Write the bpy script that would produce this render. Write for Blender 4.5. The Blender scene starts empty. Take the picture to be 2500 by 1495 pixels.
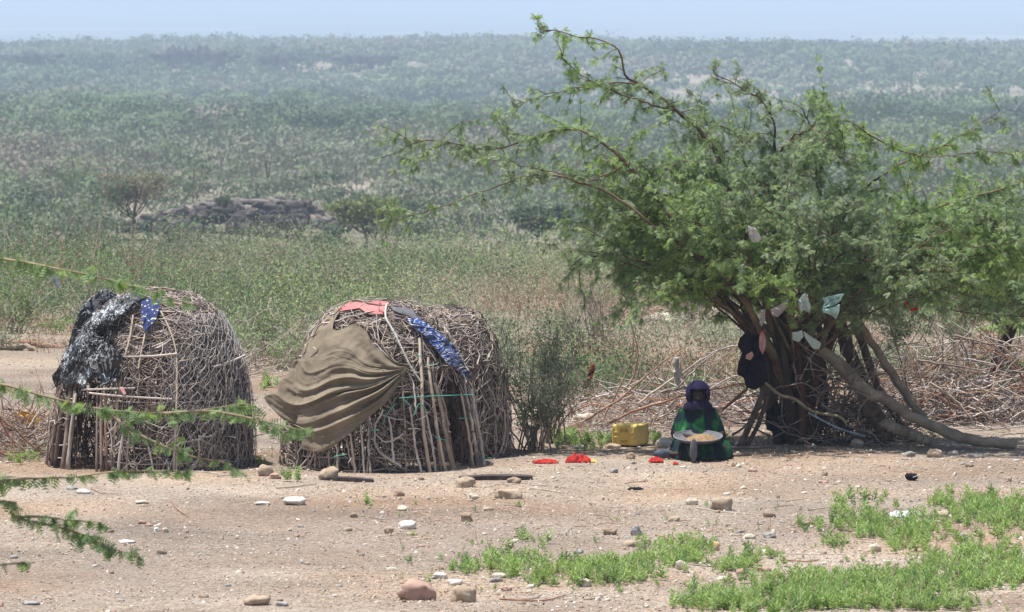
import bpy, math, random
import numpy as np
from mathutils import Vector, noise as mnoise
SC = bpy.context.scene
COL = SC.collection
rng = np.random.default_rng(7)
random.seed(7)
PI = math.pi

# ---------------------------------------------------------------- camera, world, sun, exposure
FPX = 14550.0                      # focal length in photograph pixels (2500 wide)
CAMZ = 5.0
PITCH = math.atan(807.5 / FPX)
cam_d = bpy.data.cameras.new('camera')
cam = bpy.data.objects.new('camera', cam_d); COL.objects.link(cam)
cam.location = (0, 0, CAMZ)
cam.rotation_euler = (PI / 2 - PITCH, 0, 0)
cam_d.sensor_width = 36; cam_d.lens = 36 * FPX / 2500
cam_d.clip_start = 0.5; cam_d.clip_end = 60000
cam_d.dof.use_dof = True; cam_d.dof.focus_distance = 61.5; cam_d.dof.aperture_fstop = 9
SC.camera = cam

SUN_TO = Vector((-0.27, 0.0, 1.0)).normalized()
elev = math.asin(SUN_TO.z)
azim = math.atan2(SUN_TO.x, SUN_TO.y)
world = bpy.data.worlds.new('World'); SC.world = world; world.use_nodes = True
wn = world.node_tree.nodes; wl = world.node_tree.links
sky = wn.new('ShaderNodeTexSky'); sky.sky_type = 'NISHITA'; sky.sun_disc = False
sky.sun_elevation = elev; sky.sun_rotation = azim
sky.air_density = 1.0; sky.dust_density = 2.0
bg = wn['Background']; bg.inputs['Strength'].default_value = 0.085
wl.new(sky.outputs[0], bg.inputs['Color'])
sun_d = bpy.data.lights.new('sun', 'SUN'); sun_d.energy = 4.6; sun_d.angle = math.radians(0.53)
sun_d.color = (1.0, 0.965, 0.91)
sun = bpy.data.objects.new('sun', sun_d); COL.objects.link(sun)
sun.rotation_euler = (-SUN_TO).to_track_quat('-Z', 'Y').to_euler()
SC.view_settings.view_transform = 'Standard'; SC.view_settings.look = 'None'
SC.view_settings.exposure = 0.62; SC.view_settings.gamma = 1
SC.cycles.max_bounces = 6; SC.cycles.diffuse_bounces = 3; SC.cycles.glossy_bounces = 2
SC.cycles.transmission_bounces = 3; SC.cycles.transparent_max_bounces = 8
SC.cycles.volume_bounces = 1
SC.cycles.use_denoising = True
SC.render.use_persistent_data = False

# ---------------------------------------------------------------- mapping helpers
cp, sp = math.cos(PITCH), math.sin(PITCH)
def P(px, py, Y):
    a = (px - 1250) / FPX; b = (747.5 - py) / FPX
    dy = cp + b * sp; dz = -sp + b * cp
    t = Y / dy
    return np.array((a * t, Y, CAMZ + dz * t))
KY = [-80, 0, 16, 32, 44, 50, 82, 110, 160, 220, 300, 364, 440, 600, 900, 1200, 1290, 1420, 1600, 1880, 1930, 2600, 3000, 5000, 60000]
KZ = [3.6, 3.3, 2.4, 1.0, .08, 0, 0, -1.0, -3.6, -6.4, -9.5, -11, -12.2, -15.2, -19.0, -22.8, -26, -31, -27, -25.6, -24.0, -27.2, -44, -70, -70]
def hz(x, y):
    x = np.asarray(x, float); y = np.asarray(y, float)
    z = np.interp(y, KY, KZ)
    near = np.clip((y - 85) / 60, 0, 1)
    z = z + near * (.35 * np.sin(x * .11 + y * .031) * np.cos(y * .047 + 1.3) + .22 * np.sin(x * .31 - y * .083))
    far = np.clip((y - 500) / 500, 0, 1) * np.clip((4000 - y) / 1000, 0, 1)
    z = z + far * (1.3 * np.sin(x * .012 + 1 + y * .003) + 1.0 * np.sin(y * .034 + 1.6 * np.sin(x * .013)) * np.clip((1500 - y) / 300, 0, 1) + .6 * np.sin(x * .037 - y * .007))
    z = z + .012 * np.sin(x * 1.7 + y * .9) * np.cos(y * 1.3 - x * .6) + .007 * np.sin(x * 4.1 + 2) * np.sin(y * 3.3)
    return z
def Y_of(py):
    return CAMZ / np.tan(PITCH + np.arctan((np.asarray(py, float) - 747.5) / FPX))
def G(px, py):
    Y = float(Y_of(py)); p = P(px, py, Y)
    return np.array((p[0], Y, float(hz(p[0], Y))))
def proj(x, y, z):
    dz = z - CAMZ
    f = y * cp - dz * sp; u = y * sp + dz * cp
    return 1250 + FPX * x / f, 747.5 - FPX * u / f
def S(Y): return Y / FPX           # metres per photograph pixel

# ---------------------------------------------------------------- object helpers
def tag(o, label=None, cat=None, group=None, kind=None):
    if label: o['label'] = label
    if cat: o['category'] = cat
    if group: o['group'] = group
    if kind: o['kind'] = kind
    return o
def thing(name, loc, label, cat, group=None, rz=0):
    o = bpy.data.objects.new(name, None); COL.objects.link(o)
    o.location = [float(v) for v in loc]; o.rotation_euler = (0, 0, rz); o.empty_display_size = .2
    return tag(o, label, cat, group)
class MB:
    """collects vertices and faces, becomes one mesh object"""
    def __init__(s): s.v = []; s.f = []; s.m = []; s.n = 0
    def add(s, v, f, mi=0):
        v = np.asarray(v, float).reshape(-1, 3); f = np.asarray(f, int)
        if len(f) == 0: return
        s.v.append(v); s.f.append(f + s.n); s.n += len(v)
        s.m.append(np.full(len(f), mi) if np.isscalar(mi) else np.asarray(mi))
    def mesh(s, name, mats, smooth=True, origin=(0, 0, 0)):
        me = bpy.data.meshes.new(name)
        V = np.concatenate(s.v) - np.asarray(origin, float)
        me.vertices.add(len(V)); me.vertices.foreach_set('co', V.astype(np.float32).ravel())
        loops = np.concatenate([f.ravel() for f in s.f])
        tot = np.concatenate([np.full(len(f), f.shape[1]) for f in s.f])
        start = np.concatenate([[0], np.cumsum(tot)[:-1]])
        me.loops.add(len(loops)); me.loops.foreach_set('vertex_index', loops.astype(np.int32))
        me.polygons.add(len(tot)); me.polygons.foreach_set('loop_start', start.astype(np.int32))
        for m in (mats if isinstance(mats, (list, tuple)) else [mats]): me.materials.append(m)
        me.polygons.foreach_set('material_index', np.concatenate(s.m).astype(np.int32))
        me.polygons.foreach_set('use_smooth', np.full(len(tot), smooth))
        me.update(calc_edges=True)
        return me
    def obj(s, name, mats, parent=None, smooth=True, origin=None):
        # a top-level mesh gets its origin at its base; children are stored relative to their parent
        if parent is not None:
            org = world_loc(parent)
        elif origin is None:
            V = np.concatenate(s.v); org = np.array(((V[:, 0].min() + V[:, 0].max()) / 2, (V[:, 1].min() + V[:, 1].max()) / 2, V[:, 2].min()))
        else: org = np.asarray(origin, float)
        if parent is not None and origin is not None: org = org
        o = bpy.data.objects.new(name, s.mesh(name, mats, smooth, org)); COL.objects.link(o)
        if parent is not None: o.parent = parent
        else: o.location = org
        return o
def world_loc(o):
    l = np.array(o.location)
    while o.parent is not None:
        o = o.parent; l = l + np.array(o.location)
    return l
def tubes(Pp, R, k=4):
    """Pp (m,n,3) centre lines, R (m,n) or scalar radii -> verts, quads"""
    Pp = np.asarray(Pp, float)
    if Pp.ndim == 2: Pp = Pp[None]
    m, n, _ = Pp.shape
    R = np.broadcast_to(np.asarray(R, float), (m, n))
    T = np.gradient(Pp, axis=1) if n > 1 else Pp
    T /= np.linalg.norm(T, axis=2, keepdims=True) + 1e-9
    ref = np.zeros((m, 1, 3)); chord = Pp[:, -1] - Pp[:, 0]
    ax = np.argmin(np.abs(chord), axis=1); ref[np.arange(m), 0, ax] = 1
    U = np.cross(T, ref); U /= np.linalg.norm(U, axis=2, keepdims=True) + 1e-9
    W = np.cross(T, U)
    a = np.arange(k) * 2 * PI / k
    V = Pp[:, :, None, :] + R[:, :, None, None] * (np.cos(a)[None, None, :, None] * U[:, :, None, :] + np.sin(a)[None, None, :, None] * W[:, :, None, :])
    idx = np.arange(m * n * k).reshape(m, n, k)
    A = idx[:, :-1, :]; B = np.roll(A, -1, axis=2); D = idx[:, 1:, :]; C = np.roll(D, -1, axis=2)
    F = np.stack([A, B, C, D], axis=-1).reshape(-1, 4)
    return V.reshape(-1, 3), F
def caps(mb, Pp, R, k):
    Pp = np.asarray(Pp, float)
def smooth_path(pts, n, rad=None):
    pts = np.asarray(pts, float); d = np.r_[0, np.cumsum(np.linalg.norm(np.diff(pts, axis=0), axis=1))]
    t = np.linspace(0, d[-1], n); 
    # catmull-rom through the points
    out = []
    for tt in t:
        i = min(max(np.searchsorted(d, tt) - 1, 0), len(pts) - 2)
        u = (tt - d[i]) / (d[i + 1] - d[i] + 1e-9)
        p0 = pts[max(i - 1, 0)]; p1 = pts[i]; p2 = pts[i + 1]; p3 = pts[min(i + 2, len(pts) - 1)]
        out.append(.5 * ((2 * p1) + (-p0 + p2) * u + (2 * p0 - 5 * p1 + 4 * p2 - p3) * u * u + (-p0 + 3 * p1 - 3 * p2 + p3) * u ** 3))
    out = np.array(out)
    if rad is None: return out
    return out, np.interp(t, d, rad)
def wander(start, dirs, length, n, wob=.25, grav=0.0, r=rng):
    start = np.asarray(start, float); m = len(start)
    d = np.asarray(dirs, float); d = d / (np.linalg.norm(d, axis=1, keepdims=True) + 1e-9)
    L = np.broadcast_to(np.asarray(length, float), (m,)) / (n - 1)
    out = np.empty((m, n, 3)); out[:, 0] = start; p = start.copy()
    for i in range(1, n):
        d = d + r.normal(0, wob, (m, 3)); d[:, 2] -= grav
        d /= np.linalg.norm(d, axis=1, keepdims=True) + 1e-9
        p = p + d * L[:, None]; out[:, i] = p
    return out
def rand_rot(m, r=rng):
    q = r.normal(size=(m, 4)); q /= np.linalg.norm(q, axis=1, keepdims=True); w, x, y, z = q.T
    return np.stack([np.stack([1 - 2 * (y * y + z * z), 2 * (x * y - z * w), 2 * (x * z + y * w)], -1),
                     np.stack([2 * (x * y + z * w), 1 - 2 * (x * x + z * z), 2 * (y * z - x * w)], -1),
                     np.stack([2 * (x * z - y * w), 2 * (y * z + x * w), 1 - 2 * (x * x + y * y)], -1)], 1)
def frames(d, r=rng, up_bias=0.0):
    """rotation matrices whose x axis is d and whose z axis is a random (or mostly up) normal"""
    d = d / (np.linalg.norm(d, axis=1, keepdims=True) + 1e-9); m = len(d)
    q = r.normal(size=(m, 3)); q[:, 2] += up_bias
    y = np.cross(q, d); y /= np.linalg.norm(y, axis=1, keepdims=True) + 1e-9
    z = np.cross(d, y)
    return np.stack([d, y, z], axis=2)
def inst(Tv, Tf, pos, rot, scale):
    m = len(pos); k = len(Tv)
    V = np.einsum('mij,kj->mki', rot, Tv) * np.broadcast_to(np.asarray(scale, float), (m,))[:, None, None] + np.asarray(pos)[:, None, :]
    F = (Tf[None] + (np.arange(m) * k)[:, None, None]).reshape(-1, Tf.shape[1])
    return V.reshape(-1, 3), F

# ---------------------------------------------------------------- materials
def rgb(c): return (c[0], c[1], c[2], 1)
def mat(name, c1, c2=None, scale=6.0, rough=.9, bump=.3, bscale=None, stretch=(1, 1, 1), spec=.2, detail=5, trans=0.0, c3=None, dist=.02, metal=0):
    m = bpy.data.materials.new(name); m.use_nodes = True; nt = m.node_tree; N = nt.nodes; L = nt.links
    b = N['Principled BSDF']; b.inputs['Roughness'].default_value = rough; b.inputs['Specular IOR Level'].default_value = spec
    b.inputs['Metallic'].default_value = metal
    tc = N.new('ShaderNodeTexCoord'); mp = N.new('ShaderNodeMapping'); mp.inputs['Scale'].default_value = stretch
    L.new(tc.outputs['Object'], mp.inputs[0])
    col = None
    if c2 is not None:
        nz = N.new('ShaderNodeTexNoise'); nz.inputs['Scale'].default_value = scale; nz.inputs['Detail'].default_value = detail
        L.new(mp.outputs[0], nz.inputs[0])
        cr = N.new('ShaderNodeValToRGB'); cr.color_ramp.elements[0].position = .35; cr.color_ramp.elements[1].position = .65
        cr.color_ramp.elements[0].color = rgb(c1); cr.color_ramp.elements[1].color = rgb(c2)
        if c3 is not None:
            e = cr.color_ramp.elements.new(.8); e.color = rgb(c3)
        L.new(nz.outputs[0], cr.inputs[0]); col = cr.outputs[0]; L.new(col, b.inputs['Base Color'])
    else: b.inputs['Base Color'].default_value = rgb(c1)
    if bump > 0:
        nb = N.new('ShaderNodeTexNoise'); nb.inputs['Scale'].default_value = bscale or scale * 4; nb.inputs['Detail'].default_value = 4
        L.new(mp.outputs[0], nb.inputs[0])
        bp = N.new('ShaderNodeBump'); bp.inputs['Strength'].default_value = bump; bp.inputs['Distance'].default_value = dist
        L.new(nb.outputs[0], bp.inputs['Height']); L.new(bp.outputs[0], b.inputs['Normal'])
    if trans > 0:
        tr = N.new('ShaderNodeBsdfTranslucent'); mx = N.new('ShaderNodeMixShader'); mx.inputs[0].default_value = trans
        if col is not None: L.new(col, tr.inputs[0])
        else: tr.inputs[0].default_value = rgb(c1)
        L.new(b.outputs[0], mx.inputs[1]); L.new(tr.outputs[0], mx.inputs[2]); L.new(mx.outputs[0], N['Material Output'].inputs[0])
    return m
def leafmat(name, c1, c2, scale=1.5, trans=.42, rough=.55):
    return mat(name, c1, c2, scale, rough, 0, trans=trans, spec=.3, detail=3)

M = {}
M['leaf_a'] = leafmat('leaf green', (.20, .31, .105), (.29, .42, .16), 2.2)
M['leaf_b'] = leafmat('leaf grey green', (.21, .29, .15), (.32, .41, .23), 2.2)
M['leaf_c'] = leafmat('leaf bright green', (.24, .38, .08), (.32, .46, .12), 2.2)
M['leaf_front'] = leafmat('front leaf green', (.19, .31, .13), (.31, .45, .20), 3)
M['pod'] = leafmat('pod yellow', (.45, .38, .10), (.5, .46, .16), 3)
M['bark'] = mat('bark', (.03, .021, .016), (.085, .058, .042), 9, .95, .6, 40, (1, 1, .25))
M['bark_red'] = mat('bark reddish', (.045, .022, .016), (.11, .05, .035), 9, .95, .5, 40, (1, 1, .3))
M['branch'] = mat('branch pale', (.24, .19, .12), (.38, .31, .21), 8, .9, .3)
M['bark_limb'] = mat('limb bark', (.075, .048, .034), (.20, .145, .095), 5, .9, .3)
M['log'] = mat('weathered log', (.22, .175, .13), (.38, .31, .235), 7, .9, .6, 30, (1, 1, 1))
M['log_dark'] = mat('dark log', (.065, .046, .034), (.16, .12, .09), 7, .95, .6, 30)
M['stick_a'] = mat('stick grey', (.36, .315, .285), (.60, .535, .485), 5, .9, .2)
M['stick_b'] = mat('stick brown', (.17, .13, .11), (.33, .26, .22), 5, .9, .2)
M['stick_c'] = mat('stick pale', (.42, .34, .26), (.55, .46, .36), 5, .85, .2)
M['stick_d'] = mat('stick dark', (.06, .04, .034), (.13, .09, .075), 5, .95, .2)
M['stick_r'] = mat('stick red brown', (.24, .13, .085), (.42, .26, .18), 5, .9, .2)
M['wire'] = mat('wire', (.42, .43, .43), (.56, .57, .57), 9, .5, 0, metal=.2)

def ground_mat():
    m = bpy.data.materials.new('ground'); m.use_nodes = True; nt = m.node_tree; N = nt.nodes; L = nt.links
    b = N['Principled BSDF']; b.inputs['Roughness'].default_value = .95; b.inputs['Specular IOR Level'].default_value = .1
    geo = N.new('ShaderNodeNewGeometry'); sep = N.new('ShaderNodeSeparateXYZ'); L.new(geo.outputs['Position'], sep.inputs[0])
    def nz(scale, det=5, rough=.55):
        n = N.new('ShaderNodeTexNoise'); n.inputs['Scale'].default_value = scale; n.inputs['Detail'].default_value = det; n.inputs['Roughness'].default_value = rough
        L.new(geo.outputs['Position'], n.inputs[0]); return n.outputs[0]
    def ramp(src, stops):
        r = N.new('ShaderNodeValToRGB'); e = r.color_ramp.elements
        e[0].position, e[0].color = stops[0][0], rgb(stops[0][1]); e[1].position, e[1].color = stops[-1][0], rgb(stops[-1][1])
        for p_, c_ in stops[1:-1]:
            q = e.new(p_); q.color = rgb(c_)
        L.new(src, r.inputs[0]); return r.outputs[0]
    def mix(f, a, bb, mode='MIX'):
        x = N.new('ShaderNodeMix'); x.data_type = 'RGBA'; x.blend_type = mode
        if isinstance(f, float): x.inputs[0].default_value = f
        else: L.new(f, x.inputs[0])
        L.new(a, x.inputs[6]); L.new(bb, x.inputs[7]); return x.outputs[2]
    def maprange(src, a, c):
        r = N.new('ShaderNodeMapRange'); r.inputs[1].default_value = a; r.inputs[2].default_value = c; L.new(src, r.inputs[0]); return r.outputs[0]
    dirt = ramp(nz(.55, 6), [(.32, (.235, .203, .172)), (.5, (.295, .255, .215)), (.68, (.348, .30, .25))])
    red = ramp(nz(.22, 4), [(.44, (1, 1, 1)), (.62, (.92, .80, .70))])
    dirt = mix(1.0, dirt, red, 'MULTIPLY'); dirt = mix(1.0, dirt, ramp(nz(.16, 3), [(.40, (.80, .76, .74)), (.60, (1.08, 1.06, 1.03))]), 'MULTIPLY')
    grit = ramp(nz(38, 3, .7), [(.36, (.42, .40, .38)), (.47, (.92, .92, .92)), (.54, (1.02, 1.02, 1.02)), (.64, (1.75, 1.75, 1.75))])
    dirt = mix(.85, dirt, mix(1.0, dirt, grit, 'MULTIPLY'))
    grit2 = ramp(nz(11, 4, .7), [(.36, (.70, .68, .66)), (.5, (1, 1, 1)), (.66, (1.22, 1.21, 1.2))])
    dirt = mix(.8, dirt, mix(1.0, dirt, grit2, 'MULTIPLY'))
    scrub = ramp(nz(.35, 6), [(.35, (.15, .145, .10)), (.55, (.21, .185, .135)), (.7, (.29, .245, .19))])
    scrub2 = ramp(nz(.03, 5), [(.4, (.14, .135, .095)), (.6, (.30, .25, .20))])
    far = ramp(nz(.0016, 6, .65), [(.38, (.07, .09, .06)), (.55, (.14, .14, .10)), (.66, (.30, .26, .2))])
    y = sep.outputs[1]
    c = mix(maprange(y, 74, 92), dirt, scrub)
    c = mix(maprange(y, 200, 300), c, mix(.75, scrub, scrub2))
    c = mix(maprange(y, 2400, 4200), c, far)
    L.new(c, b.inputs['Base Color'])
    bp = N.new('ShaderNodeBump'); bp.inputs['Strength'].default_value = .8; bp.inputs['Distance'].default_value = .012
    ad = N.new('ShaderNodeMath'); ad.operation = 'ADD'; L.new(nz(30, 4, .7), ad.inputs[0]); L.new(nz(9, 4, .6), ad.inputs[1])
    L.new(ad.outputs[0], bp.inputs['Height']); L.new(bp.outputs[0], b.inputs['Normal'])
    return m

# ---------------------------------------------------------------- ground sheet
ys = np.r_[np.arange(-60, 44, 4), np.arange(44, 86, .4), 86 * (1.028 ** np.arange(0, 175))]
ys = ys[ys < 45000]; ys = np.r_[ys, 45000]
us = np.sinh(np.linspace(-2.2, 2.2, 181)) / math.sinh(2.2)
W = 24 + np.clip(ys, 0, None) * .55
X = us[None, :] * W[:, None]; Yg = np.repeat(ys[:, None], len(us), 1)
Zg = hz(X, Yg)
b = MB(); ny, nx = X.shape; idx = np.arange(ny * nx).reshape(ny, nx)
b.add(np.stack([X, Yg, Zg], -1).reshape(-1, 3), np.stack([idx[:-1, :-1], idx[:-1, 1:], idx[1:, 1:], idx[1:, :-1]], -1).reshape(-1, 4))
tag(b.obj('ground', ground_mat(), origin=(0, 0, 0)), kind='structure')

# ---------------------------------------------------------------- far scrub: trees of the plain and of the ridge
M['fs_a'] = leafmat('far crown green', (.085, .13, .062), (.19, .255, .13), .02, .2, .8)
M['fs_b'] = leafmat('far crown grey green', (.11, .14, .088), (.23, .255, .18), .02, .2, .8)
M['fs_c'] = leafmat('far crown dark', (.062, .10, .055), (.092, .135, .075), .12, .2, .8)
M['fs_d'] = leafmat('far crown dry', (.20, .18, .14), (.26, .23, .18), .12, .15, .8)
M['fs_e'] = leafmat('far crown fresh green', (.14, .20, .075), (.18, .25, .10), .12, .2, .8)
FM = [M['fs_a'], M['fs_b'], M['fs_c'], M['fs_d'], M['fs_e'], M['bark']]
quad = np.array([[-.5, -.5, 0], [.5, -.5, 0], [.5, .5, 0], [-.5, .5, 0]]); qf = np.array([[0, 1, 2, 3]])
tri = np.array([[-.5, -.4, 0], [.6, -.1, 0], [-.2, .5, 0]]); tf = np.array([[0, 1, 2]])
def crown_pts(m, n, r):
    """m crowns, n points: several lobes in a flattened dome, radius 1, height about 1"""
    lob = r.normal(size=(m, 5, 3)) * np.array([.42, .42, .17]); lob[..., 2] = .50 + lob[..., 2] * 1.25
    k = r.integers(0, 5, (m, n)); c = lob[np.arange(m)[:, None], k]
    d = r.normal(size=(m, n, 3)); d /= np.linalg.norm(d, axis=2, keepdims=True)
    rad = r.uniform(.25, 1, (m, n, 1)) ** .6 * np.array([.5, .5, .3])
    return c + d * rad, d + (c - np.array([0, 0, .45])) * 1.2
def outward(nrm, r, jit=.12):
    nrm = nrm / (np.linalg.norm(nrm, axis=1, keepdims=True) + 1e-9) + r.normal(0, jit, nrm.shape); nrm /= np.linalg.norm(nrm, axis=1, keepdims=True) + 1e-9
    t = np.cross(nrm, r.normal(size=nrm.shape)); t /= np.linalg.norm(t, axis=1, keepdims=True) + 1e-9
    return np.stack([t, np.cross(nrm, t), nrm], axis=2)
def wood(x, y, h, w, nf, size, seed):
    r = np.random.default_rng(seed); m = len(x); z = hz(x, y)
    pts, nr = crown_pts(m, nf, r); pts = pts * np.stack([w, w, h], -1)[:, None, :] + np.stack([x, y, z], -1)[:, None, :]
    v, f = inst(tri, tf, pts.reshape(-1, 3), outward(nr.reshape(-1, 3), r), np.repeat(np.minimum(size, np.maximum(.2, y * .00058)) if size < .8 else np.full(m, size), nf) * r.uniform(.6, 1.4, m * nf))
    return v, f
def wood_types(x, y, r):
    q = np.sin(x * .021 + y * .004) + np.sin(x * .008 - y * .011 + 2) + r.normal(0, .4, len(x)) + .8 * np.sin(x * .047 + y * .02) * np.sin(y * .013 + 1)
    t = np.zeros(len(x), int); t[q > .6] = 1; t[q < -.9] = 2; t[q > 2.1] = 3; t[r.random(len(x)) < .04] = 4; t[r.random(len(x)) < .05] = 3
    return t
def scatter(y0, y1, dens, r, pw=1.0):
    n = int(dens * (.086 * (y1 ** 2 - y0 ** 2) + 24 * (y1 - y0)))
    y = np.sqrt(r.random(n) * (y1 ** 2 - y0 ** 2) + y0 ** 2); x = (r.random(n) * 2 - 1) * (.092 * y + 12)
    return x, y
r = np.random.default_rng(11)
x1, y1 = scatter(262, 1225, 1 / 21., r)
dens = .72 + .3 * np.sin(x1 * .06 + y1 * .013) + .4 * np.sin(x1 * .022 - y1 * .03 + 1.2)
# bare opening on the right side of the plain
ppx, ppy = proj(x1, y1, hz(x1, y1))
dens -= .35 * ((ppy > 355) & (ppy < 420) & (ppx > 620) & (ppx < 1000)); dens += .25 * (y1 > 1050)
for (cx_, cy_, rx_) in ((560, 505, 290), (325, 560, 60), (893, 570, 75), (1312, 560, 60)): dens -= 2 * ((np.abs(ppx - cx_) < rx_) & (ppy > 485) & (y1 < 372) & (y1 > 335))
keep = r.random(len(x1)) < np.where(dens < -.5, 0, np.clip(dens, .2, 1))
x1, y1 = x1[keep], y1[keep]
order = np.argsort(y1); x1, y1 = x1[order], y1[order]
NI = 240                                   # the nearest of them are things of their own
big_ = r.random(len(x1)) ** 1.6; h1 = (1.3 + 3.6 * big_) * np.clip(.5 + (y1 - 262) / 400, .5, 1.0); w1 = h1 * r.uniform(1.0, 1.75, len(x1)); t1 = wood_types(x1, y1, r)
def far_wood(x, y, h, w, t, nf, size, label, seed, name, trunks=True):
    b = MB()
    for k in range(5):
        s = t == k
        if s.any():
            v, f = wood(x[s], y[s], h[s], w[s], nf, size, seed + k); b.add(v, f, k)
    if trunks:
        m = len(x); z = hz(x, y); rr = np.random.default_rng(seed + 9)
        base = np.stack([x, y, z - .1], -1)
        for q in range(2):
            top = base + np.stack([rr.normal(0, .28, m) * w, rr.normal(0, .28, m) * w, h * .75], -1)
            mid = (base + top) / 2 + rr.normal(0, .08, (m, 3)) + np.array([0, 0, -.2])
            v, f = tubes(np.stack([base, mid, top], 1), np.stack([.013 * h, .010 * h, .006 * h], -1), 3); b.add(v, f, 5)
    o = b.obj(name, FM, smooth=False, origin=(float(x.mean()), float(y.mean()), float(hz(x.mean(), y.mean()))))
    return tag(o, label, 'woodland', kind='stuff')
far_wood(x1[NI:], y1[NI:], h1[NI:], w1[NI:], t1[NI:], 220, .56, 'grey green thorn scrub covering the hazy plain beyond the huts', 31, 'woodland')
x2, y2 = scatter(1520, 2750, 1 / 46., r)
ppx, ppy = proj(x2, y2, hz(x2, y2)); cl_ = (y2 > 1835) & (y2 < 1888) & (ppx < 990) & (ppx > -30)
dn = .74 + .3 * np.sin(x2 * .02 + y2 * .006) - .35 * ((ppy > 140) & (ppy < 250) & (ppx > 1620)) * (np.sin(x2 * .07 + y2 * .035) > -.35) - 1.0 * cl_ * (r.random(len(x2)) < .85)
keep = r.random(len(x2)) < np.clip(dn, .1, 1); x2, y2 = x2[keep], y2[keep]
h2 = 1.8 + 4.2 * r.random(len(x2)) ** 1.5; w2 = h2 * r.uniform(.8, 1.3, len(x2)); t2 = wood_types(x2, y2, r)
far_wood(x2, y2, h2, w2, t2, 58, 1.1, 'bluish scrub on the long far ridge at the horizon', 57, 'ridge_woodland', False)
# individual trees of the plain (shared meshes)
protos = []
for k in range(10):
    rr = np.random.default_rng(900 + k)
    pts, nr = crown_pts(1, 340, rr); pts = pts[0] * np.array([1, 1, 1.15]); nr = nr[0]
    b1 = MB(); v, f = inst(tri, tf, pts, outward(nr, rr), .075 * rr.uniform(.6, 1.5, 340)); b1.add(v, f)
    b2 = MB(); a = rr.uniform(0, 2 * PI, 5)
    st = np.zeros((5, 3)); st[:, 2] = -.03; dd = np.stack([np.cos(a) * .5, np.sin(a) * .5, np.ones(5)], -1)
    pth = wander(st, dd, .85, 5, .12, -.02, rr); v, f = tubes(pth, np.linspace(.018, .006, 5), 4); b2.add(v, f)
    protos.append((b1.mesh('crown', FM[(0, 1, 2, 0, 1, 4, 1, 3, 0, 2)[k]], False), b2.mesh('trunk', M['bark'], True)))
VL = ('small green', 'small grey green', 'small dark green', 'small dry brownish', 'small bright green')
for i in range(NI):
    pi_ = int(rng.integers(0, 10)); a, c = protos[pi_]; kk_ = (0, 1, 2, 0, 1, 4, 1, 3, 0, 2)[pi_]
    t = thing('thorn_tree', (x1[i], y1[i], float(hz(x1[i], y1[i]))), VL[kk_] + ' thorn tree on the scrubby plain behind the huts', 'tree', VL[kk_] + ' thorn trees at the near edge of the plain', float(rng.uniform(0, 6.28)))
    s = float(h1[i]) * .95; t.scale = (s * float(rng.uniform(.9, 1.35)), s * 1.1, s * .95)
    for nm, me in (('crown', a), ('trunk', c)):
        o = bpy.data.objects.new(nm, me); COL.objects.link(o); o.parent = t

# ---------------------------------------------------------------- rocks
def noise3(v, s, seed): return mnoise.noise(Vector((v[0] * s + seed, v[1] * s - seed * .7, v[2] * s + 3.1 * seed)))
def rock_arrays(size, seed, sub=2, rough=.3, blocky=.0):
    import bmesh
    bm = bmesh.new(); bmesh.ops.create_icosphere(bm, subdivisions=sub, radius=1)
    V = np.array([v.co[:] for v in bm.verts]); F = np.array([[q.index for q in f.verts] for f in bm.faces]); bm.free()
    if blocky > 0: V = np.sign(V) * np.abs(V) ** (1 - blocky); V /= np.abs(V).max()
    out = []
    for v in V:
        d = 1 + rough * noise3(v, 1.1, seed) + rough * .5 * noise3(v, 2.6, seed + 5) + rough * .2 * noise3(v, 6, seed + 9)
        out.append(v * d)
    return np.array(out) * np.asarray(size) * .5, F
M['rock_dark'] = mat('dark rock', (.028, .026, .028), (.10, .085, .08), 1.2, .95, .8, 5, dist=.1)
M['rock_top'] = mat('weathered rock', (.075, .065, .06), (.25, .22, .19), 2.2, .95, .8, 5, dist=.1)
M['rock_far'] = mat('far cliff', (.018, .018, .022), (.07, .062, .06), .25, .95, .8, 1, dist=.3)
# rocky outcrop at mid distance
oc = np.array((P(590, 560, 364)[0], 366., float(hz(P(590, 560, 364)[0], 366))))
out = thing('rock_outcrop', oc, 'low dark rocky outcrop with a flat stony top beyond the green scrub', 'rock outcrop')
b = MB()
nx_, ny_ = 150, 26
uu = np.linspace(-1, 1, nx_); vv = np.linspace(0, 1, ny_)
vt = []
for j in vv:
    for i in uu:
        xx = i * 5.9; yy = -2.2 + j * 9
        top = (1.35 + .35 * i) * (1 - abs(i) ** 4) * min(1, .35 + j * 3.2) * (1 - max(0, j - .6) * 2.2)
        top += .5 * noise3((xx, yy, 0), .6, 4) + .18 * noise3((xx, yy, 0), 1.7, 8) + .10 * noise3((xx, yy, 0), 3.7, 2)
        vt.append((oc[0] + xx, oc[1] + yy, oc[2] + top + .55))
idx = np.arange(nx_ * ny_).reshape(ny_, nx_)
b.add(vt, np.stack([idx[:-1, :-1], idx[:-1, 1:], idx[1:, 1:], idx[1:, :-1]], -1).reshape(-1, 4))
b.obj('slab', M['rock_top'], out, smooth=False)
for k in range(96):
    i = rng.uniform(-1.05, 1.12) if k % 5 else rng.uniform(-1.7, -.9); lvl = rng.random()
    sz = rng.uniform(.5, 1.35, 3) * (1.0 if lvl < .8 else .6)
    v, f = rock_arrays(sz * np.array([1.2, 1, .85]), 30 + k * 1.7, 2, .35, .35)
    b = MB(); h_ = (1.5 + .45 * i) if -.9 < i < .8 else .7
    v = v + np.array([oc[0] + i * 5.7, oc[1] - 2.7 + lvl * .8 - .4 * abs(i), oc[2] + .35 + h_ * lvl])
    b.add(v, f); b.obj('boulder', M['rock_dark'] if (lvl < .85 or rng.random() < .4) else M['rock_top'], out, smooth=False)
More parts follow.
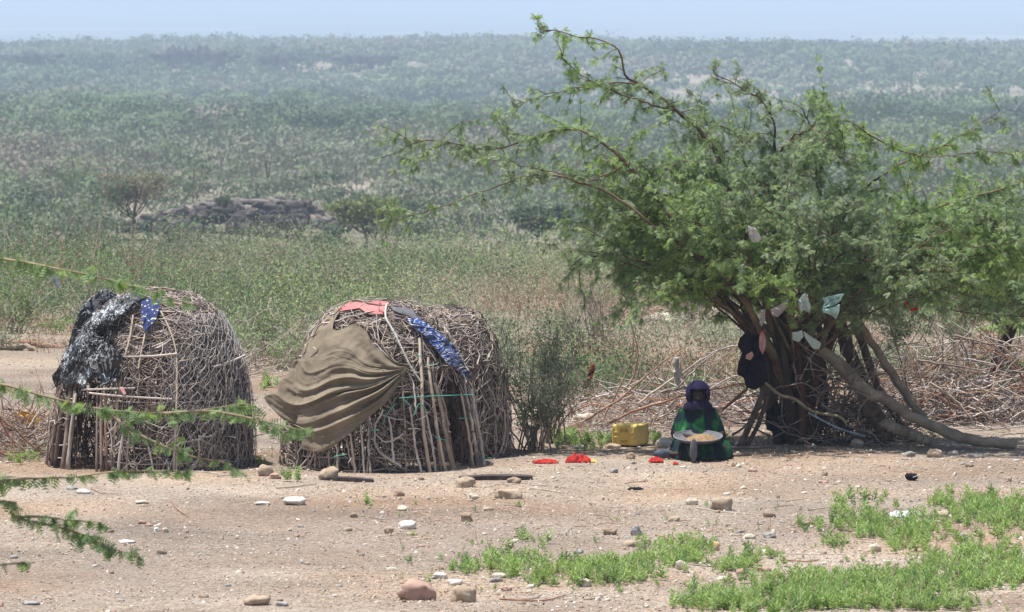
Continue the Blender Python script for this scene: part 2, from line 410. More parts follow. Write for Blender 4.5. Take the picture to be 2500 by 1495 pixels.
for k in range(26):
    i = rng.uniform(-.85, .85); v, f = rock_arrays(rng.uniform(.5, 1.3, 3) * np.array([1.6, 1, .35]), 230 + k * 1.7, 2, .35, .4); b = MB(); b.add(v + np.array([oc[0] + i * 5.6, oc[1] - 1.5 + rng.uniform(0, 4), oc[2] + (1.95 + .35 * i) * (1 - abs(i) ** 4)]), f); b.obj('boulder', M['rock_top'] if k % 3 else M['rock_dark'], out, smooth=False)
# cliff bands on the far ridge
for (px0, px1, pyt, pyb, lab) in ((0, 150, 134, 152, 'dark rock band at the far left of the ridge'), (370, 580, 132, 166, 'widest dark cliff band on the far ridge'),
                                  (628, 735, 138, 160, 'short dark cliff patch right of the widest band on the ridge'), (815, 965, 137, 154, 'thin dark cliff band on the ridge nearest the tree')):
    n = 26
    X0, X1 = P(px0, pyt, 1890)[0], P(px1, pyt, 1890)[0]
    zt = P(px0, pyt + 4, 1890)[2]
    cliff = thing('rock_cliff', ((X0 + X1) / 2, 1890, zt - 4), lab, 'cliff', 'dark cliff bands on the far ridge')
    for i in range(n):
        u = i / (n - 1); env = min(1, 4 * u, 4 * (1 - u))
        hgt = (pyb - pyt) * S(1890) * env * rng.uniform(.35, 1.25)
        v, f = rock_arrays((abs(X1 - X0) / n * 2.6, 5, max(hgt, .6) * 2.3), 3 * i + px0, 1, .35, .4)
        xx = X0 + (X1 - X0) * u
        b = MB(); b.add(v + np.array([xx, 1890 + rng.uniform(-3, 3), zt - hgt * .5 + rng.uniform(-.5, .4)]), f); b.obj('rock', M['rock_far'], cliff, smooth=False)
    for i in range(10):
        u = rng.random(); v, f = rock_arrays(rng.uniform(.8, 2.6, 3), 5 * i + px0 + 1, 1, .35, .3)
        xx = X0 + (X1 - X0) * u; b = MB(); b.add(v + np.array([xx, 1880 - rng.uniform(0, 16), P(px0, pyb + rng.uniform(0, 38), 1885)[2]]), f); b.obj('rock', M['rock_far'], cliff, smooth=False)

# ---------------------------------------------------------------- acacias between the field and the plain
def flat_tree(px, pyb, pyt, pw, Y, name, label, m_leaf, n=1400, flat=.5, seed=1, lean=0, dens=.16, cl=15):
    rr = np.random.default_rng(seed); s = S(Y)
    base = P(px, pyb, Y); base[2] = P(px, pyb, Y)[2]
    H = (pyb - pyt) * s; Wd = pw * s / 2
    t = thing(name, base, label, 'tree')
    b = MB(); bt = MB()
    m = 9; a = np.linspace(0, 2 * PI, m, endpoint=False) + rr.uniform(0, .5, m)
    fork = base + np.array([lean * .3, 0, H * .28])
    v, f = tubes(np.stack([base - np.array([0, 0, .3]), (base + fork) / 2 + np.array([.05, 0, 0]), fork]), np.array([.035, .03, .028]) * H, 6); bt.add(v, f)
    tips = fork + np.stack([np.cos(a) * Wd * rr.uniform(.45, .95, m), np.sin(a) * Wd * .9 * rr.uniform(.4, .9, m), H * rr.uniform(.5, .68, m)], -1)
    mid = fork + (tips - fork) * np.array([.55, .55, .42]) + rr.normal(0, .05 * H, (m, 3))
    for i in range(m):
        pth, rad = smooth_path([fork, mid[i], tips[i]], 8, [.018 * H, .011 * H, .005 * H]); v, f = tubes(pth, rad, 5); bt.add(v, f)
    # twigs
    src = np.repeat(tips, 7, 0) - (np.repeat(tips - mid, 7, 0)) * rr.uniform(0, .8, (m * 7, 1))
    d = rr.normal(size=(m * 7, 3)) * np.array([1, 1, .35]) + np.array([0, 0, .25])
    tw = wander(src, d, rr.uniform(.15, .34, m * 7) * H, 5, .2, 0, rr); v, f = tubes(tw, np.linspace(.006, .0025, 5) * H, 3); bt.add(v, f)
    centers = np.concatenate([tw[:, 2], tw[:, 3], tw[:, 4], tips])
    k = rr.integers(0, len(centers), n)
    pts = centers[k] + rr.normal(size=(n, 3)) * H * .075 * np.array([1.15, 1.15, flat])
    v, f = inst(tri, tf, pts, rand_rot(n, rr), dens * rr.uniform(.6, 1.4, n)); b.add(v, f)
    bt.obj('trunk', M['bark'], t); b.obj('crown', m_leaf, t, smooth=False)
    return t
M['ac_dry'] = leafmat('acacia olive crown', (.17, .155, .09), (.25, .225, .14), 1, .2, .8)
M['ac_green'] = leafmat('acacia green crown', (.17, .20, .07), (.24, .28, .11), 1, .2, .8)
M['ac_dark'] = leafmat('acacia dark crown', (.07, .105, .05), (.11, .145, .07), 1, .2, .8)
flat_tree(325, 576, 424, 150, 345, 'acacia_tree', 'umbrella shaped olive acacia with forked trunk left of the rock outcrop', M['ac_dry'], 4200, .38, 5, dens=.13)
flat_tree(893, 606, 484, 165, 300, 'acacia_tree', 'round topped yellowish green acacia right of the rock outcrop', M['ac_green'], 7000, .55, 8, dens=.16)
flat_tree(1312, 606, 512, 130, 300, 'acacia_tree', 'small flat dark acacia seen past the left branches of the big tree', M['ac_dark'], 5000, .4, 12, dens=.15)
flat_tree(1020, 610, 545, 60, 290, 'small_acacia', 'sparse young thorn tree between the two green acacias', M['ac_dark'], 420, .6, 15, dens=.1)
flat_tree(548, 520, 482, 40, 362, 'small_acacia', 'little green thorn bush growing on top of the rock outcrop', M['ac_dark'], 700, .7, 18, dens=.12)
flat_tree(2050, 560, 470, 150, 330, 'acacia_tree', 'dark acacia standing behind the right half of the big tree', M['ac_dark'], 1600, .5, 22, dens=.14)

# ---------------------------------------------------------------- the field of low scrub behind the camp
M['bf_a'] = leafmat('scrub leaf green', (.14, .225, .08), (.33, .44, .165), .07, .25, .7)
M['bf_b'] = leafmat('scrub leaf grey green', (.16, .205, .11), (.36, .37, .25), .07, .25, .7)
M['bf_c'] = leafmat('scrub leaf dark', (.07, .125, .06), (.16, .23, .12), .09, .25, .7)
M['bf_d'] = leafmat('dry straw', (.36, .26, .18), (.50, .385, .285), .5, .2, .8)
M['bf_t'] = mat('scrub twig red', (.30, .18, .12), (.46, .32, .23), 3, .9, 0)
M['bf_u'] = mat('scrub twig grey', (.24, .19, .155), (.38, .31, .26), 3, .9, 0)
r = np.random.default_rng(21)
n = 5200
yb = np.sqrt(r.random(n) * (240 ** 2 - 79 ** 2) + 79 ** 2); xb = (r.random(n) * 2 - 1) * (.095 * yb + 4)
yb = np.where(r.random(n) < .30, r.uniform(79, 135, n), yb); xb = np.clip(xb, -(.095 * yb + 4), .095 * yb + 4)
ne = 420; yb[:ne] = r.uniform(68.5, 80, ne); xb[:ne] = r.uniform(.6, 8.5, ne); yb[ne:ne + 130] = r.uniform(75, 80, 130); xb[ne:ne + 130] = r.uniform(-4.5, .6, 130)
zb = hz(xb, yb); qx, qy = proj(xb, yb, zb)
dry = .10 + .5 * (np.sin(xb * .3 + 4) * np.sin(yb * .11 + xb * .1) > .45) + np.exp(-((qx - 330) / 260) ** 2 - ((qy - 625) / 55) ** 2) * 1.2 + (.25 + .45 * np.sin(xb * 1.1 + yb * .5)) * ((qx > 1280) & (qy > 715)) + .35 * ((qx < 260) & (qy > 640) & (qy < 730))
cl = np.sin(xb * .55 + yb * .12) + np.sin(xb * .23 - yb * .2 + 2) + r.normal(0, .22, n)
keep = (cl > -1.15) | (r.random(n) < .3)
keep &= ~((qx > 1600) & (qx < 1880) & (qy > 745) & (qy < 800))
xb, yb, zb, dry, cl, qx, qy = [a[keep] for a in (xb, yb, zb, dry, cl, qx, qy)]; n = len(xb)
typ = np.where(dry + .28 * np.sin(xb * .6 + yb * .2) + r.normal(0, .12, n) > .5, 3, np.where(cl > 1.0, 2, np.where(cl > .1, 0, 1)))
pn = np.sin(xb * .42 + yb * .09 + 1) + np.sin(xb * .9 - yb * .17); hb = (.28 + .95 * r.random(n) ** 1.3) * (1 + .28 * pn) * np.clip(.6 + (yb - 79) / 60, .6, 1.15); hb = np.maximum(hb, .2) 
bigb = (r.random(n) < .05) & (yb > 84); hb = np.where(bigb, hb * 1.7, hb); typ = np.where(bigb & (r.random(n) < .7), 2, typ); hb[typ == 3] *= .8; hb[yb < 79] *= .75
bl = MB()
nf = 330
for k in range(4):
    s = np.where(typ == k)[0]; m = len(s)
    if m == 0: continue
    nn = nf if k != 3 else 220
    c = np.stack([xb[s], yb[s], zb[s]], -1)
    lob = r.normal(size=(m, 6, 3)) * np.array([.55, .55, .2]); lob[..., 2] = .42 + np.abs(lob[..., 2])
    kk = r.integers(0, 6, (m, nn)); cc = lob[np.arange(m)[:, None], kk]
    d = r.normal(size=(m, nn, 3)) * np.array([.26, .26, .2])
    pts = (cc + d); pts[..., 2] = np.abs(pts[..., 2])
    pts = pts * (hb[s][:, None, None] * np.array([1.05, 1.05, .9])) + c[:, None, :]
    sz = (.8 if k == 3 else 1) * np.repeat(np.clip(yb[s] / 120 * .046, .04, .07), nn) * r.uniform(.6, 1.5, m * nn)
    nr = (d * np.array([4, 4, 5]) + (cc - np.array([0, 0, .4])) * 1.5).reshape(-1, 3); v, f = inst(tri * np.array([1, .55, 1]), tf, pts.reshape(-1, 3), outward(nr, r, .55), sz); bl.add(v, f, k)
# stems and dry grass stalks
m = n; reps = 9
base = np.repeat(np.stack([xb, yb, zb], -1), reps, 0) + r.normal(0, .12, (m * reps, 3)) * np.array([1, 1, 0])
dd = r.normal(size=(m * reps, 3)) * np.array([.55, .55, .1]) + np.array([0, 0, 1])
L_ = np.repeat(hb, reps) * r.uniform(.5, 1.15, m * reps)
pth = wander(base, dd, L_, 4, .14, .02, r)
dr = np.repeat(dry + (typ == 3) * .5, reps) > r.random(m * reps)
for msk, mi in ((dr, 4), (~dr, 5)):
    v, f = tubes(pth[msk], (np.repeat(np.clip(yb / 120 * .006, .0045, .011), reps)[msk][:, None]) * np.array([1.2, .9, .7, .4]), 3); bl.add(v, f, mi)
ns = 3600
yy = np.r_[r.uniform(78, 125, ns // 2), r.uniform(100, 215, ns // 2)]; xx = (r.random(ns) * 2 - 1) * (.09 * yy + 2)
c = np.stack([xx, yy, hz(xx, yy)], -1); dd = r.normal(size=(ns, 3)) * np.array([.3, .3, .1]) + np.array([0, 0, 1])
pth = wander(c, dd, r.uniform(.25, .7, ns), 3, .12, .03, r)
v, f = tubes(pth, (yy / 120 * .006)[:, None] * np.array([1, .8, .3]), 3); bl.add(v, f, np.where(r.random(len(f)) < .55, 3, 5))
tag(bl.obj('scrub', [M['bf_a'], M['bf_b'], M['bf_c'], M['bf_d'], M['bf_t'], M['bf_u']], smooth=False, origin=(0, 140, float(hz(0, 140)))),
    'knee to waist high tangled green and straw coloured scrub filling the ground behind the camp', 'scrub', kind='stuff')

# ---------------------------------------------------------------- shrubs one can tell apart
def twig_shrub(px, py, Hpx, Wpx, name, label, nst, mat_, leaf=None, nleaf=0, lsize=.03, seed=0, droop=.0, side=0.0, rad=.006, Y=None):
    rr = np.random.default_rng(seed); base = G(px, py) if Y is None else np.array((P(px, py, Y)[0], Y, float(hz(P(px, py, Y)[0], Y))))
    s = S(base[1]); H = Hpx * s; Wd = Wpx * s
    t = thing(name, base, label, 'shrub')
    st = np.repeat(base[None], nst, 0) + rr.normal(0, .06, (nst, 3)) * np.array([1, 1, 0])
    d = rr.normal(size=(nst, 3)) * np.array([Wd / H * .45, Wd / H * .4, .1]) + np.array([side, 0, 1])
    main = wander(st, d, H * rr.uniform(.75, 1.15, nst), 9, .11, droop, rr)
    b = MB(); v, f = tubes(main, np.linspace(1.5, .5, 9) * rad, 4); b.add(v, f)
    k = nst * 8; j = rr.integers(0, nst, k); q = rr.integers(2, 9, k); src = main[j, q]
    d = (main[j, q] - main[j, q - 1]) / np.linalg.norm(main[j, q] - main[j, q - 1], axis=1, keepdims=True) + rr.normal(0, .55, (k, 3))
    tw = wander(src, d, H * rr.uniform(.12, .35, k), 5, .18, droop, rr); v, f = tubes(tw, np.linspace(.7, .3, 5) * rad, 3); b.add(v, f)
    b.obj('stems', mat_, t)
    if nleaf:
        j = rr.integers(0, k, nleaf); q = rr.integers(0, 5, nleaf)
        pts = tw[j, q] + rr.normal(0, .025, (nleaf, 3)); bb = MB()
        v, f = inst(tri * np.array([1, .5, 1]), tf, pts, rand_rot(nleaf, rr), lsize * rr.uniform(.6, 1.4, nleaf)); bb.add(v, f)
        bb.obj('leaves', leaf, t, smooth=False)
    return t
M['thorn_leaf'] = leafmat('thorn bush leaf', (.10, .15, .085), (.17, .225, .14), 3, .25, .7)
twig_shrub(1300, 1104, 290, 230, 'thorn_shrub', 'dark feathery thorn shrub right beside the middle hut', 26, M['stick_b'], M['thorn_leaf'], 9000, .03, 3)
twig_shrub(1345, 1085, 215, 90, 'thorn_shrub', 'smaller dark thorn shrub just behind the feathery one beside the hut', 12, M['stick_b'], M['thorn_leaf'], 3000, .03, 4)
twig_shrub(1465, 900, 210, 110, 'bare_shrub', 'leafless brown upright shrub behind the red and black rag', 16, M['stick_b'], M['bf_b'], 260, .03, 5)
twig_shrub(1380, 880, 250, 90, 'bare_shrub', 'tall greyish shrub with thin leaning stems behind the dark thorn shrub', 10, M['stick_a'], M['bf_a'], 700, .035, 6, side=.25)
twig_shrub(1540, 940, 200, 70, 'bare_shrub', 'few curved bare stems standing left of the white rag', 6, M['stick_b'], M['bf_a'], 60, .03, 7)
twig_shrub(1890, 830, 150, 110, 'green_shrub', 'low green shrub behind the bundled trunk of the big tree', 12, M['stick_a'], M['bf_b'], 900, .045, 8)
twig_shrub(2200, 870, 150, 120, 'green_shrub', 'dark green shrub behind the two leaning trunks', 14, M['stick_b'], M['bf_c'], 1900, .045, 9)
twig_shrub(2330, 860, 160, 130, 'green_shrub', 'grey green shrub behind the brushwood heap at the right', 14, M['stick_a'], M['bf_b'], 1500, .045, 10)
twig_shrub(620, 880, 150, 120, 'green_shrub', 'leafy green shrub behind the gap between the two huts', 14, M['stick_a'], M['bf_a'], 1500, .04, 11)
twig_shrub(40, 800, 130, 100, 'green_shrub', 'leafy green shrub behind the long pole at the left edge', 14, M['stick_a'], M['bf_a'], 1700, .045, 12)
twig_shrub(330, 660, 110, 110, 'bare_shrub', 'pale reddish leafless shrub in the dry patch above the left hut', 12, M['bf_t'], None, 0, .04, 13, rad=.013)
twig_shrub(150, 655, 100, 100, 'bare_shrub', 'pale leafless shrub above the blue and white plastic scrap', 11, M['bf_t'], None, 0, .04, 14, rad=.012)
twig_shrub(780, 640, 60, 30, 'green_shrub', 'narrow dark green bush poking above the middle of the scrub', 10, M['stick_b'], M['bf_c'], 900, .07, 15, rad=.01)

# ---------------------------------------------------------------- pinnate leaf
def pinnate(nl=6, L=.075, w=.019):
    v = []; f = []
    for sgn in (-1, 1):
        ax = np.array([math.cos(.42 * sgn), math.sin(.42 * sgn), 0]); pr = np.array([-ax[1], ax[0], 0])
        for i in range(nl):
            p0 = ax * L * (i + .6) / nl + np.array([0, 0, -.10 * L * (i / nl) ** 2])
            ww = w * (.75 + .5 * math.sin(PI * (i + 1) / (nl + 1)))
            for q in (-1, 1):
                k = len(v); tip = p0 + pr * q * ww + ax * .35 * L / nl + np.array([0, 0, -.004])
                v += [p0 - ax * .38 * L / nl, tip, p0 + ax * .38 * L / nl]; f.append([k, k + 1, k + 2])
    return np.array(v), np.array(f)
LV, LF = pinnate()
LV2, LF2 = pinnate(4, .065, .024)

# ---------------------------------------------------------------- the big tree
TB = G(1945, 1083); YT = float(TB[1])
tree = thing('thorn_tree', TB, 'big spreading feathery green thorn tree with bundled trunks shading the seated person', 'tree')
limbs = [  # (px, py, depth offset), root radius, tip radius
 ([(1935, 1070, 0), (1925, 940, 0), (1885, 790, -.1), (1825, 600, -.2), (1765, 420, -.2), (1730, 345, -.2), (1650, 268, -.2), (1560, 208, -.2), (1528, 190, -.2), (1515, 130, -.3), (1480, 102, -.3), (1400, 88, -.3), (1318, 72, -.3)], .075, .006),
 ([(1650, 268, -.2), (1600, 258, -.3), (1500, 225, -.4), (1430, 190, -.5), (1372, 142, -.6)], .02, .005),
 ([(1560, 208, -.2), (1490, 205, -.1), (1350, 228, .1), (1255, 262, .2)], .016, .004),
 ([(1925, 960, -.1), (1850, 790, -.5), (1760, 660, -.8), (1640, 530, -1), (1530, 400, -1), (1450, 335, -1), (1370, 318, -1), (1200, 366, -1), (1060, 342, -1), (992, 358, -1)], .06, .005),
 ([(1760, 660, -.8), (1620, 570, -1.2), (1480, 470, -1.3), (1330, 425, -1.3), (1200, 460, -1.3), (1060, 512, -1.3), (930, 548, -1.3)], .03, .004),
 ([(1530, 400, -1), (1450, 440, -1.2), (1400, 430, -1.4), (1250, 400, -1.5), (1150, 385, -1.5)], .016, .004),
 ([(1930, 940, 0), (1830, 800, -.3), (1700, 700, -.6), (1600, 650, -.8), (1480, 620, -1), (1390, 660, -1.1)], .045, .006),
 ([(1830, 800, -.3), (1740, 730, -.8), (1640, 700, -1.3), (1560, 740, -1.5)], .03, .005),
 ([(1945, 1060, .1), (1915, 850, .1), (1895, 650, .1), (1890, 500, .1), (1893, 380, .1), (1888, 295, .1), (1845, 232, .1), (1742, 180, .1)], .07, .006),
 ([(1955, 1040, .1), (1985, 800, .2), (2020, 600, .2), (1995, 450, .3), (1985, 330, .3), (1960, 265, .3)], .06, .007),
 ([(1995, 450, .3), (2030, 330, .4), (2060, 292, .4), (2150, 345, .4), (2260, 385, .4), (2400, 372, .4), (2520, 385, .4)], .025, .004),
 ([(2020, 600, .2), (2090, 480, .5), (2200, 400, .6), (2310, 352, .6), (2440, 272, .6)], .028, .004),
 ([(1985, 900, 0), (2060, 690, -.3), (2140, 600, -.6), (2230, 530, -.7), (2330, 495, -.8), (2520, 440, -.8)], .05, .006),
 ([(2060, 690, -.3), (2150, 665, -.7), (2280, 620, -1), (2420, 600, -1.2), (2560, 590, -1.2)], .03, .005),
 ([(1985, 880, .1), (2090, 730, .2), (2200, 715, .3), (2330, 760, .4), (2520, 775, .4)], .035, .005),
 ([(1890, 500, .1), (1820, 400, .4), (1790, 320, .6), (1700, 300, .8)], .022, .005),
 ([(1765, 420, -.2), (1660, 400, -.6), (1560, 480, -1), (1480, 540, -1.2)], .02, .004),
 ([(2020, 600, .2), (2140, 560, .9), (2280, 560, 1.3), (2430, 520, 1.6)], .02, .004),
 ([(1893, 380, .1), (1960, 320, -.4), (2010, 330, -.8), (2060, 400, -1)], .02, .004),
 ([(2330, 495, -.8), (2420, 540, -1), (2540, 690, -1)], .016, .004),
]
rt = np.random.default_rng(5)
limb_pts = []          # (points, radii)
for pl, r0, r1 in limbs:
    pts = [P(a, c, YT + d) for a, c, d in pl]
    pth, rad = smooth_path(pts, 5 * len(pts), np.linspace(1, 0, len(pts)) ** 2.0 * (r0 * .8 - r1) + r1)
    pth[1:-1] += rt.normal(0, .008, pth[1:-1].shape); limb_pts.append((pth, rad))
# further limbs filling the crown in depth
for i in range(66):
    root = P(1935 + rt.uniform(-40, 60), 900 + rt.uniform(-150, 20), YT + rt.uniform(-.1, .1))
    a = rt.uniform(0, 2 * PI); e = math.asin(rt.uniform(.05, 1)); 
    cen = P(1890, 660, YT - .25); R = np.array([2.8, 2.1, 1.62])
    if i % 4 == 0: a = rt.normal(PI, .6); e = rt.uniform(.05, .95)
    if i % 4 == 1: a = rt.normal(0, .55); e = rt.uniform(-.15, .5)
    tip = cen + (R * np.array([(.86, 1.14)[i % 4], 1, 1]) if i % 4 < 2 else R * .93) * np.array([math.cos(e) * math.cos(a), math.cos(e) * math.sin(a), math.sin(e)]) * rt.uniform(.55, 1)
    mid = root + (tip - root) * .5 + np.array([0, 0, .25]) + rt.normal(0, .1, 3)
    pth, rad = smooth_path([root, mid, tip], 14, [.02, .011, .004]); limb_pts.append((pth, rad))
bw = MB()
for pth, rad in limb_pts:
    v, f = tubes(pth, rad, 6); bw.add(v, f)
sub_s, sub_d, sub_l = [], [], []
for li, (pth, rad) in enumerate(limb_pts):
    L = np.r_[0, np.cumsum(np.linalg.norm(np.diff(pth, axis=0), axis=1))]
    lo = .38 if li >= len(limbs) else (.0 if limbs[li][1] < .03 else .45)
    ln = L[-1] * (1 - lo); k = max(3, int(ln / .118))
    for t in np.linspace(lo, 1, k):
        q = np.array([np.interp(t * L[-1], L, pth[:, c]) for c in range(3)]); t2 = min(t + .03, 1)
        q2 = np.array([np.interp(t2 * L[-1], L, pth[:, c]) for c in range(3)])
        fw = q2 - q; fw = fw / (np.linalg.norm(fw) + 1e-9) if np.linalg.norm(fw) > 1e-6 else np.array([0, 0, 1.])
        open_ = li in (0, 1, 2, 4, 5, 10, 11) and t > (.62 if li == 0 else .3) or (li == 8 and t > .8)
        for _ in range(1 if ((open_ and rt.random() < .6) or (not open_ and li >= len(limbs) and rt.random() < .6)) else 2):
            d = fw * .7 + rt.normal(0, .75, 3) * np.array([1, 1, .6]) + np.array([0, 0, .05])
            sub_s.append(q); sub_d.append(d); sub_l.append((rt.uniform(.08, .3) if open_ else rt.uniform(.18, .58)))
sub = wander(np.array(sub_s), np.array(sub_d), np.array(sub_l), 7, .16, .035, rt)
v, f = tubes(sub, np.linspace(.006, .0022, 7), 3); bw.add(v, f)
m = len(sub); k = m * 2; j = rt.integers(0, m, k); q = rt.integers(1, 7, k)
LN = np.array(sub_l)
d = (sub[j, q] - sub[j, q - 1]); d /= np.linalg.norm(d, axis=1, keepdims=True) + 1e-9
tw = wander(sub[j, q], d * .8 + rt.normal(0, .6, (k, 3)) * np.array([1, 1, .6]), LN[j] * rt.uniform(.35, .75, k), 5, .15, .05, rt)
v, f = tubes(tw, np.linspace(.0035, .0018, 5), 3); bw.add(v, f)
# leaves hang from every sub branch and twig
def lerp_path(pp, t):
    n = pp.shape[1] - 1; u = t * n; i = np.minimum(u.astype(int), n - 1); fr = (u - i)[:, None]
    a = np.arange(len(pp)); return pp[a, i] * (1 - fr) + pp[a, i + 1] * fr, pp[a, i + 1] - pp[a, i]
lp, ld = [], []
for arr, lens in ((sub, LN), (tw, LN[j] * .55)):
    cnt = np.maximum(2, (lens / .029).astype(int)); ii = np.repeat(np.arange(len(arr)), cnt)
    nd = np.maximum(2, (lens / .075).astype(int))[ii]; tq = rt.random(len(ii)) ** .8; tq = np.clip((np.floor(tq * nd) + .5) / nd + rt.normal(0, .012, len(ii)), 0, .999); pos, dr_ = lerp_path(arr[ii], tq); lp.append(pos); ld.append(dr_)
lp = np.concatenate(lp); ld = np.concatenate(ld); ld /= np.linalg.norm(ld, axis=1, keepdims=True) + 1e-9
zk = lp[:, 2] > 1.22 + .25 * np.sin(lp[:, 0] * 3)
for (ba, bc_, rx_, rz_, by) in ((2034, 745, .17, .16, 1.3), (1905, 752, .10, .12, 1.3), (1968, 830, .2, .14, 1.3), (1843, 572, .09, .12, 1.6), (1965, 735, .08, .16, 1.3)):
    q = P(ba, bc_, YT - by); zk &= ~((np.abs(lp[:, 0] - q[0]) < rx_) & (np.abs(lp[:, 2] - q[2]) < rz_) & (lp[:, 1] < q[1] + .05) & (rt.random(len(lp)) < .85))
lp, ld = lp[zk], ld[zk]; n = len(lp)
# leaf posture: out along the twig, sideways, then drooping
d = ld * .5 + rt.normal(0, .55, (n, 3)) + np.array([0, 0, -.42])
rot = frames(d, rt, 1.3)
hue = np.sin(lp[:, 0] * 2.1 + lp[:, 2] * 1.7) + np.sin(lp[:, 1] * 2.3 - lp[:, 2] * 2.9 + 1) + rt.normal(0, .7, n)
kind = np.where(hue > 1.35, 2, np.where(hue > -.1, 0, 1))
kind = np.where((rt.random(n) < .04), 2, kind)
bc = MB()
for kk in range(3):
    s = kind == kk; v, f = inst(LV, LF, lp[s], rot[s], rt.uniform(.62, 1.18, s.sum())); bc.add(v, f, kk)
bc.obj('crown', [M['leaf_a'], M['leaf_b'], M['leaf_c']], tree, smooth=False)
print('leaves', n, 'subs', m)
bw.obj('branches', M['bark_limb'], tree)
# hanging yellow pods
podc = [(1305, 440), (1360, 400), (1420, 370), (1440, 385), (1470, 380), (1395, 405), (2165, 500), (2180, 490), (2215, 440), (2300, 520), (1780, 280), (1800, 300), (2240, 400), (1530, 390), (2390, 530), (1415, 385), (1385, 392), (1700, 330), (2140, 520)]
for (a, c) in podc:
    b = MB()
    for _ in range(1):
        p0 = P(a + rt.uniform(-9, 9), c + rt.uniform(-8, 8), YT - 1.15)
        pth = wander(p0[None], np.array([[rt.normal(0, .2), 0, -1.]]), .10, 5, .1, 0, rt); v, f = tubes(pth, np.array([.003, .006, .006, .005, .002]), 4); b.add(v, f)
    b.obj('pod', M['pod'], tree)
# bundle of stems forming the trunk
stems = [[(1930, 1082), (1900, 1040), (1870, 960), (1862, 880), (1800, 770), (1740, 700)], [(1950, 1085), (1925, 1000), (1890, 900), (1850, 830), (1820, 760), (1790, 700)],
         [(1935, 1085), (1925, 960), (1910, 850), (1890, 760)], [(1955, 1085), (1960, 980), (1945, 860), (1930, 780)], [(1965, 1085), (1985, 960), (1985, 860), (1960, 780)],
         [(1945, 1085), (1950, 950), (1965, 850), (1985, 760)], [(1975, 1085), (2010, 1000), (2005, 880), (1998, 790)], [(1940, 1080), (1895, 1020), (1885, 930), (1880, 850)],
         [(1920, 1080), (1915, 990), (1935, 890), (1925, 800)], [(1985, 1075), (1975, 980), (2000, 900), (2040, 800), (2060, 700)], [(1960, 1080), (1938, 1010), (1965, 930), (2000, 850)],
         [(1905, 1075), (1885, 990), (1900, 900), (1870, 820)]]
for i, st in enumerate(stems):
    dy = rt.uniform(-.28, .28)
    pth, rad = smooth_path([P(a, c, YT + dy + .04 * q) for q, (a, c) in enumerate(st)], 20, np.linspace(.075, .04, len(st)))
    pth[1:-1] += rt.normal(0, .008, pth[1:-1].shape); pth[0, 2] = -.05; b = MB(); v, f = tubes(pth, rad * rt.uniform(.7, 1.1), 9); b.add(v, f)
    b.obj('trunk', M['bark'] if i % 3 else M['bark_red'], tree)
# root mound
v, f = rock_arrays((.42, .4, .34), 77, 3, .5); b = MB(); b.add(v + TB + np.array([.03, .0, .08]), f); b.obj('root_mound', M['bark'], tree)
# thin suckers tangled round the trunk
k = 130; st = np.stack([rt.uniform(P(1880, 1000, YT)[0], P(2130, 1000, YT)[0], k), rt.uniform(YT - .45, YT + .5, k), rt.uniform(0, .8, k)], -1)
pth = wander(st, rt.normal(size=(k, 3)) * np.array([1, .5, .8]) + np.array([.1, 0, .5]), rt.uniform(.3, .95, k), 8, .22, .02, rt)
b = MB(); v, f = tubes(pth, np.linspace(.009, .004, 8), 4); b.add(v, f, 0); b.obj('suckers', M['stick_b'], tree)

# ---------------------------------------------------------------- logs and props round the tree
def log(name, pts, rads, label, m, cat='log', k=12, ns=30, group=None, ends=True, rough=.0, seed=1):
    rr = np.random.default_rng(seed)
    pts = [p if len(p) == 3 and not isinstance(p, tuple) else np.array(p, float) for p in pts]
    pth, rad = smooth_path(pts, ns, rads); pth[1:-1] += rr.normal(0, rough, pth[1:-1].shape)
    rad = rad * (1 + rr.normal(0, .05, len(rad)))
    b = MB(); v, f = tubes(pth, rad, k)
    n0 = len(v); b.add(v, f)
    for e, idx in ((0, np.arange(k)), (ns - 1, (ns - 1) * k + np.arange(k))):
        vv = np.vstack([v[idx], pth[e][None]]); ff = [[q, (q + 1) % k, k] for q in range(k)]; b.add(vv, ff)
    return tag(b.obj(name, m), label, cat, group)
log('fallen_log', [P(1985, 840, YT - .1), P(2050, 890, YT - .2), P(2105, 950, YT - .35), P(2160, 975, YT - .4), P(2230, 1020, YT - .5), P(2310, 1055, YT - .6), P(2390, 1078, YT - .8), P(2480, 1086, YT - .95)],
    [.045, .07, .08, .06, .058, .058, .056, .05], 'long pale curved log sloping from the tree trunk to the ground at the right', M['log'], seed=2, rough=.006)
log('fallen_log', [P(2090, 930, YT - .3), P(2120, 990, YT - .35), P(2150, 1030, YT - .35), P(2165, 1075, YT - .3)], [.05, .08, .085, .09], 'thick dark stump standing under the long pale log', M['log_dark'], seed=3, rough=.01)
log('leaning_trunk', [P(2060, 700, YT + .3), P(2095, 780, YT + .3), P(2150, 870, YT + .2), P(2210, 960, YT + .1), P(2275, 1045, YT)], [.028, .036, .044, .048, .04], 'upper of two grey trunks leaning right of the tree', M['log'], 'leaning trunk', seed=4, rough=.006)
log('leaning_trunk', [P(2070, 740, YT + .5), P(2110, 850, YT + .5), P(2150, 960, YT + .4), P(2215, 1055, YT + .4)], [.036, .048, .04, .03], 'lower darker of two trunks leaning right of the tree', M['log_dark'], 'leaning trunk', seed=5, rough=.006)
log('leaning_trunk', [P(2040, 760, YT + .5), P(2070, 850, YT + .5), P(2105, 940, YT + .5), P(2130, 1060, YT + .5)], [.07, .08, .07, .065], 'thick black trunk right of the bundled stems', M['stick_d'], 'leaning trunk', seed=6, rough=.008)  # uses the plain dark stick material
log('broken_board', [P(2150, 1030, YT - .4), P(2205, 1052, YT - .45), P(2275, 1080, YT - .5)], [.05, .065, .045], 'split brown log piece lying under the long pale log', M['log'], 'log', seed=7, rough=.01)
